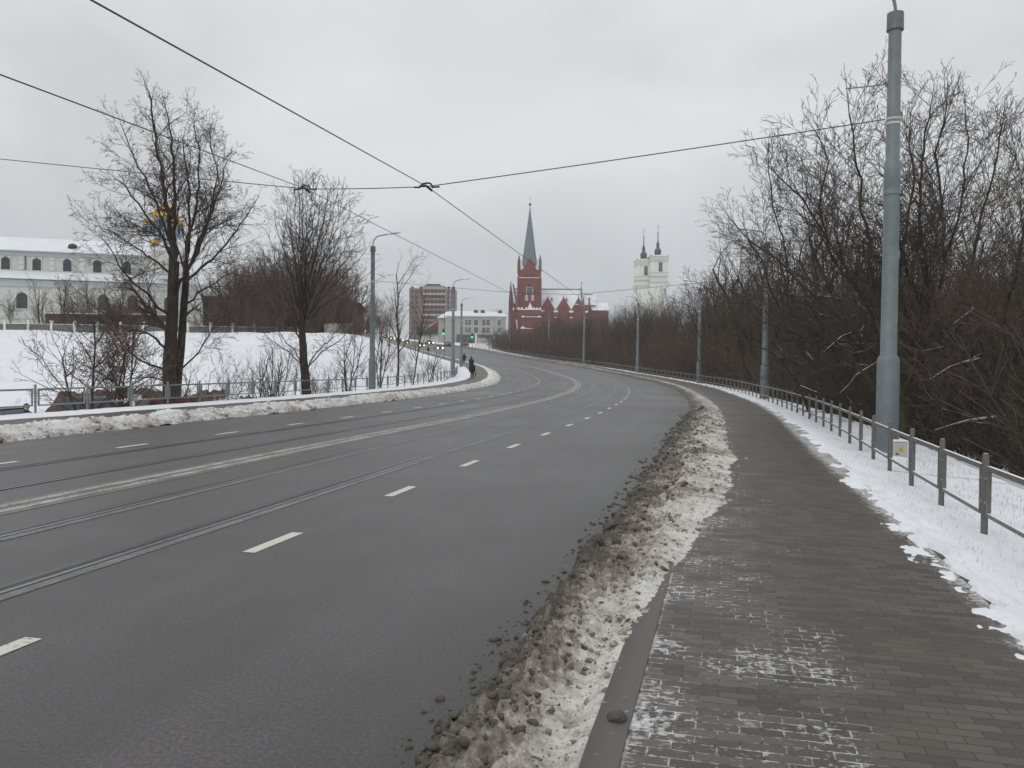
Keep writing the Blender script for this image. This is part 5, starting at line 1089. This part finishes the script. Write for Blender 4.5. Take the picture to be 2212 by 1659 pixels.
for dx in (-1.1,1.1): win(dx+.1,Z(650),.9,2.0,-1,t,True,'whitetrim',glass='housewall',dep=.06,sill=False)
for dx in (-2.3,2.3): win(dx,Z(640),.4,1.1,-1,t,True,'redbrick',dep=.05,sill=False)
# nave: gabled transept front left, long roof to right
MB().box(X_(1098),X_(1262),2.2,17.8,0,Z(669.5)).build('nave_wall',RB,t)
nv=MB(); nv.prism([(1.9,Z(669.5)),(18.1,Z(669.5)),(10,Z(619))],X_(1106),X_(1257),'x'); nv.build('nave_roof',SN,t); MB().box(X_(1106),X_(1257),9.8,10.2,Z(619.5),Z(617.5)).build('ridge',M['slate'],t)
MB().prism([(X_(1096),0),(X_(1112),0),(X_(1112),Z(640)),(X_(1109),Z(615)),(X_(1101),Z(607)),(X_(1098),Z(650))],1.5,9).build('west_gable',M['redbrick'],t); MB().prism([(X_(1101.5),Z(606)),(X_(1105),Z(609)),(X_(1113),Z(655)),(X_(1109),Z(655))],1.2,9.2).build('west_gable_snow',M['roofsnow'],t)
MB().prism([(1.5,Z(672)),(18.5,Z(672)),(10,Z(614))],X_(1257.5),X_(1260.5),'x').build('east_gable',M['slate'],t); MB().tube([(X_(1259),10,Z(615)),(X_(1259),10,Z(604))],.08,n=5).ball((X_(1259),10,Z(604)),.3).build('weather_vane',M['slate'],t)
# side gables
for cx,w,pk in ((1182,33,640),(1216.5,33,640),(1249,31,640)):
    MB().prism([(X_(cx-w/2),0),(X_(cx+w/2),0),(X_(cx+w/2),Z(668)),(X_(cx),Z(pk)),(X_(cx-w/2),Z(668))],1.0,1.8).build('side_gable',RB,t)
    MB().prism([(X_(cx-w/2)+.4,Z(669)),(X_(cx+w/2)-.4,Z(669)),(X_(cx),Z(pk+1.5))],1.8,9).build('side_roof',SN,t)
    for q in (-.55,.55): win(X_(cx)+q,Z(670),.42,1.15,1.0,t,True,'redbrick',dep=.05,sill=False)
    MB().box(X_(cx)-.12,X_(cx)+.12,.9,1.9,Z(pk+1),Z(pk-3)).build('gable_finial',M['slate'],t)
for cx in (1199.5,1233,1265,1167): b_=MB().box(X_(cx)-.7,X_(cx)+.7,.1,1.8,0,Z(674)).build('buttress',RB,t); MB().box(X_(cx)-.75,X_(cx)+.75,.0,1.8,Z(674),Z(670)).box(X_(cx)-.5,X_(cx)+.5,-.4,.0,Z(686),Z(684)).build('snow_cap',SN,b_)
for cx in (1192,1224): MB().prism([(X_(cx-2.5),Z(646)),(X_(cx+2.5),Z(646)),(X_(cx),Z(638))],4.5,9).build('dormer',M['slate'],t)
# front porch block and apse
MB().box(X_(1118),X_(1165),-4,-1,0,Z(671)).build('porch',RB,t)
po=MB(); po.box(X_(1117),X_(1166),-4.3,-1,Z(671),Z(669.5)); po.prism([(X_(1137),Z(669.5)),(X_(1150),Z(669.5)),(X_(1143.5),Z(655))],-4.2,-2.5); po.build('porch_snow',SN,t)
cren=MB()
for px_ in (1121,1127,1133,1155,1161): cren.box(X_(px_)-.3,X_(px_)+.3,-4.25,-3.7,Z(669.5),Z(664)); 
cren.build('crenel',RB,t); cs=MB()
for px_ in (1119,1126,1135,1152,1158,1165): cs.box(X_(px_)-.35,X_(px_)+.35,-4.3,-3.6,Z(669.5),Z(666))
cs.build('crenel_snow',SN,t)
for px_,w in ((1128.5,3.0),(1163,3.0)): b_=MB().box(X_(px_)-.5,X_(px_)+.5,-5,-4,0,Z(687)).build('buttress',RB,t); MB().box(X_(px_)-.5,X_(px_)+.5,-5.05,-3.9,Z(687),Z(684)).build('snow_cap',SN,b_)
MB().box(X_(1133),X_(1160),-4.35,-4,Z(686.5),Z(685.2)).build('snow_ledge',SN,t)
MB().box(X_(1099),X_(1119),-3,4,0,Z(676)).build('stair_turret',RB,t); MB().box(X_(1098),X_(1104),-3.5,-2.4,0,Z(690)).build('buttress',RB,t)
MB().prism([(X_(1113.5),Z(692)),(X_(1116),Z(692)),(X_(1118.5),Z(712)),(X_(1116),Z(712))],-3.6,-3).build('snow_chute',SN,t); MB().box(X_(1107),X_(1109.5),-3.4,-3,Z(672),Z(666)).build('snow_cap',SN,t)
MB().box(X_(1124),X_(1152),-6.5,-4,0,Z(712)).build('entrance',RB,t); MB().prism([(X_(1123),Z(712)),(X_(1153),Z(712)),(X_(1134),Z(710)),(X_(1127),Z(706))],-6.8,-4).build('entrance_snow',SN,t)
MB().box(X_(1260),X_(1317),5,15,0,Z(668)).build('chancel_wall',RB,t)
MB().prism([(4.5,Z(667)),(15.5,Z(667)),(10,Z(648))],X_(1260),X_(1318),'x').build('chancel_roof',SN,t); MB().prism([(6,Z(655)),(14,Z(655)),(10,Z(630))],X_(1264),X_(1291),'x').build('chancel_high_roof',SN,t); MB().box(X_(1265),X_(1284),9.8,10.2,Z(631),Z(629)).build('ridge',M['slate'],t)
MB().box(X_(1273),X_(1276),5,6,Z(665),Z(639)).build('chimney',RB,t); MB().prism([(X_(1264),Z(666)),(X_(1271),Z(666)),(X_(1267.5),Z(654))],3.5,5).prism([(X_(1273),Z(666)),(X_(1279),Z(666)),(X_(1276),Z(656))],3.5,5).build('side_gable',RB,t)
# ------------------------------------------------------------------ white twin tower church
Yw=460; kk=Yw/F_; a=P(1407,700,Yw); t=empty('twin_tower_church',(a[0],a[1],a[2]-14),0,label='white baroque church with two towers topped by dark blue onion cupolas',cat='church'); bz_=a[2]-14
def twin(cpx,top,base2,s):
    X0=(cpx-1407)*kk; Zp=lambda py_:P(1407,py_,Yw)[2]-bz_; dz=top; w=17.5*kk*s
    Zq=lambda v:Zp(top+v)
    r=MB()
    r.box(X0-w,X0+w,0,2*w,0,Zq(60)).build('tower',M['whitewall'],t)
    MB().box(X0-w*1.02,X0+w*1.02,-.2,2*w+.2,Zq(16),Zq(60)).build('belfry',M['whitewall'],t)
    for v0,v1,e in ((18,15.5,1.12),(28,26,1.10),(24,22.5,1.06),(52,50,1.08),(60,58,1.13),(72,70,1.16)): MB().box(X0-w*e,X0+w*e,-w*(e-1)-.3,2*w+w*(e-1)+.3,Zq(v0),Zq(v1)).build('cornice',M['whitetrim'],t)
    for sx in (-1,1):
        MB().box(X0+sx*w*.78-w*.15,X0+sx*w*.78+w*.15,-.7,-.2,Zq(50),Zq(28)).build('pilaster',M['whitewall'],t)
        MB().ball((X0+sx*w*.95,0,Zq(13.5)),.6,n=6).build('urn',M['whitetrim'],t)
    win(X0+.15*w,Zq(49),1.9,5.2,-.2,t,True,'whitetrim',dep=.2,sill=False)
    MB().lathe([(w*1.0,Zq(15.5)),(w*.7,Zq(13)),(w*.5,Zq(12))],X0,w,8,rot=PI/8).build('cap_roof',M['roofsnow'],t)
    q=kk
    MB().lathe([(6.0*q,Zq(13)),(6.6*q,Zq(9)),(7.6*q,Zq(4)),(6.8*q,Zq(0)),(4.6*q,Zq(-3.6)),(3.4*q,Zq(-6))],X0,w,16).build('cupola',M['navy'],t,smooth=True)
    MB().lathe([(5.5*q,Zq(-2.2)),(4.6*q,Zq(-3.4)),(3.4*q,Zq(-5.0))],X0,w,16).build('cupola_snow',M['roofsnow'],t,smooth=True)
    MB().lathe([(3.2*q,Zq(-5)),(3.3*q,Zq(-12)),(4*q,Zq(-12.5)),(4*q,Zq(-13.5)),(1.8*q,Zq(-15)),(2.1*q,Zq(-17)),(1.1*q,Zq(-20)),(.95*q,Zq(-32)),(.5*q,Zq(-36))],X0,w,8).build('lantern',M['navy'],t)
    MB().tube([(X0,w,Zq(-35)),(X0,w,Zq(-56))],.12,n=5).ball((X0,w,Zq(-36)),.5).tube([(X0-.9,w,Zq(-50)),(X0+.9,w,Zq(-50))],.1,n=5).build('cross',M['slate'],t)
twin(1391,546,0,.97); n0_=set(t.children); twin(1421,538,0,1.07)
for c_ in t.children:
    if c_ not in n0_: c_.location.y=-1.6
Zp=lambda py_:P(1407,py_,Yw)[2]-bz_
MB().box((1380-1407)*kk,(1440-1407)*kk,4,30,0,Zp(640)).build('nave_wall',M['whitewall'],t)

# ------------------------------------------------------------------ winter haze: one closed box of even air round everything
hb_=MB().box(-1450,1450,-340,2050,-14,96); hz_=bpy.data.materials.new('haze_air'); hz_.use_nodes=True; tt_=hz_.node_tree; tt_.nodes.clear()
ho=tt_.nodes.new('ShaderNodeOutputMaterial'); pv=tt_.nodes.new('ShaderNodeVolumePrincipled'); pv.inputs['Color'].default_value=(.93,.95,.97,1); pv.inputs['Density'].default_value=.0005; pv.inputs['Anisotropy'].default_value=.2
tt_.links.new(pv.outputs[0],ho.inputs['Volume']); hb=hb_.build('haze',hz_); tag(hb,kind='stuff')
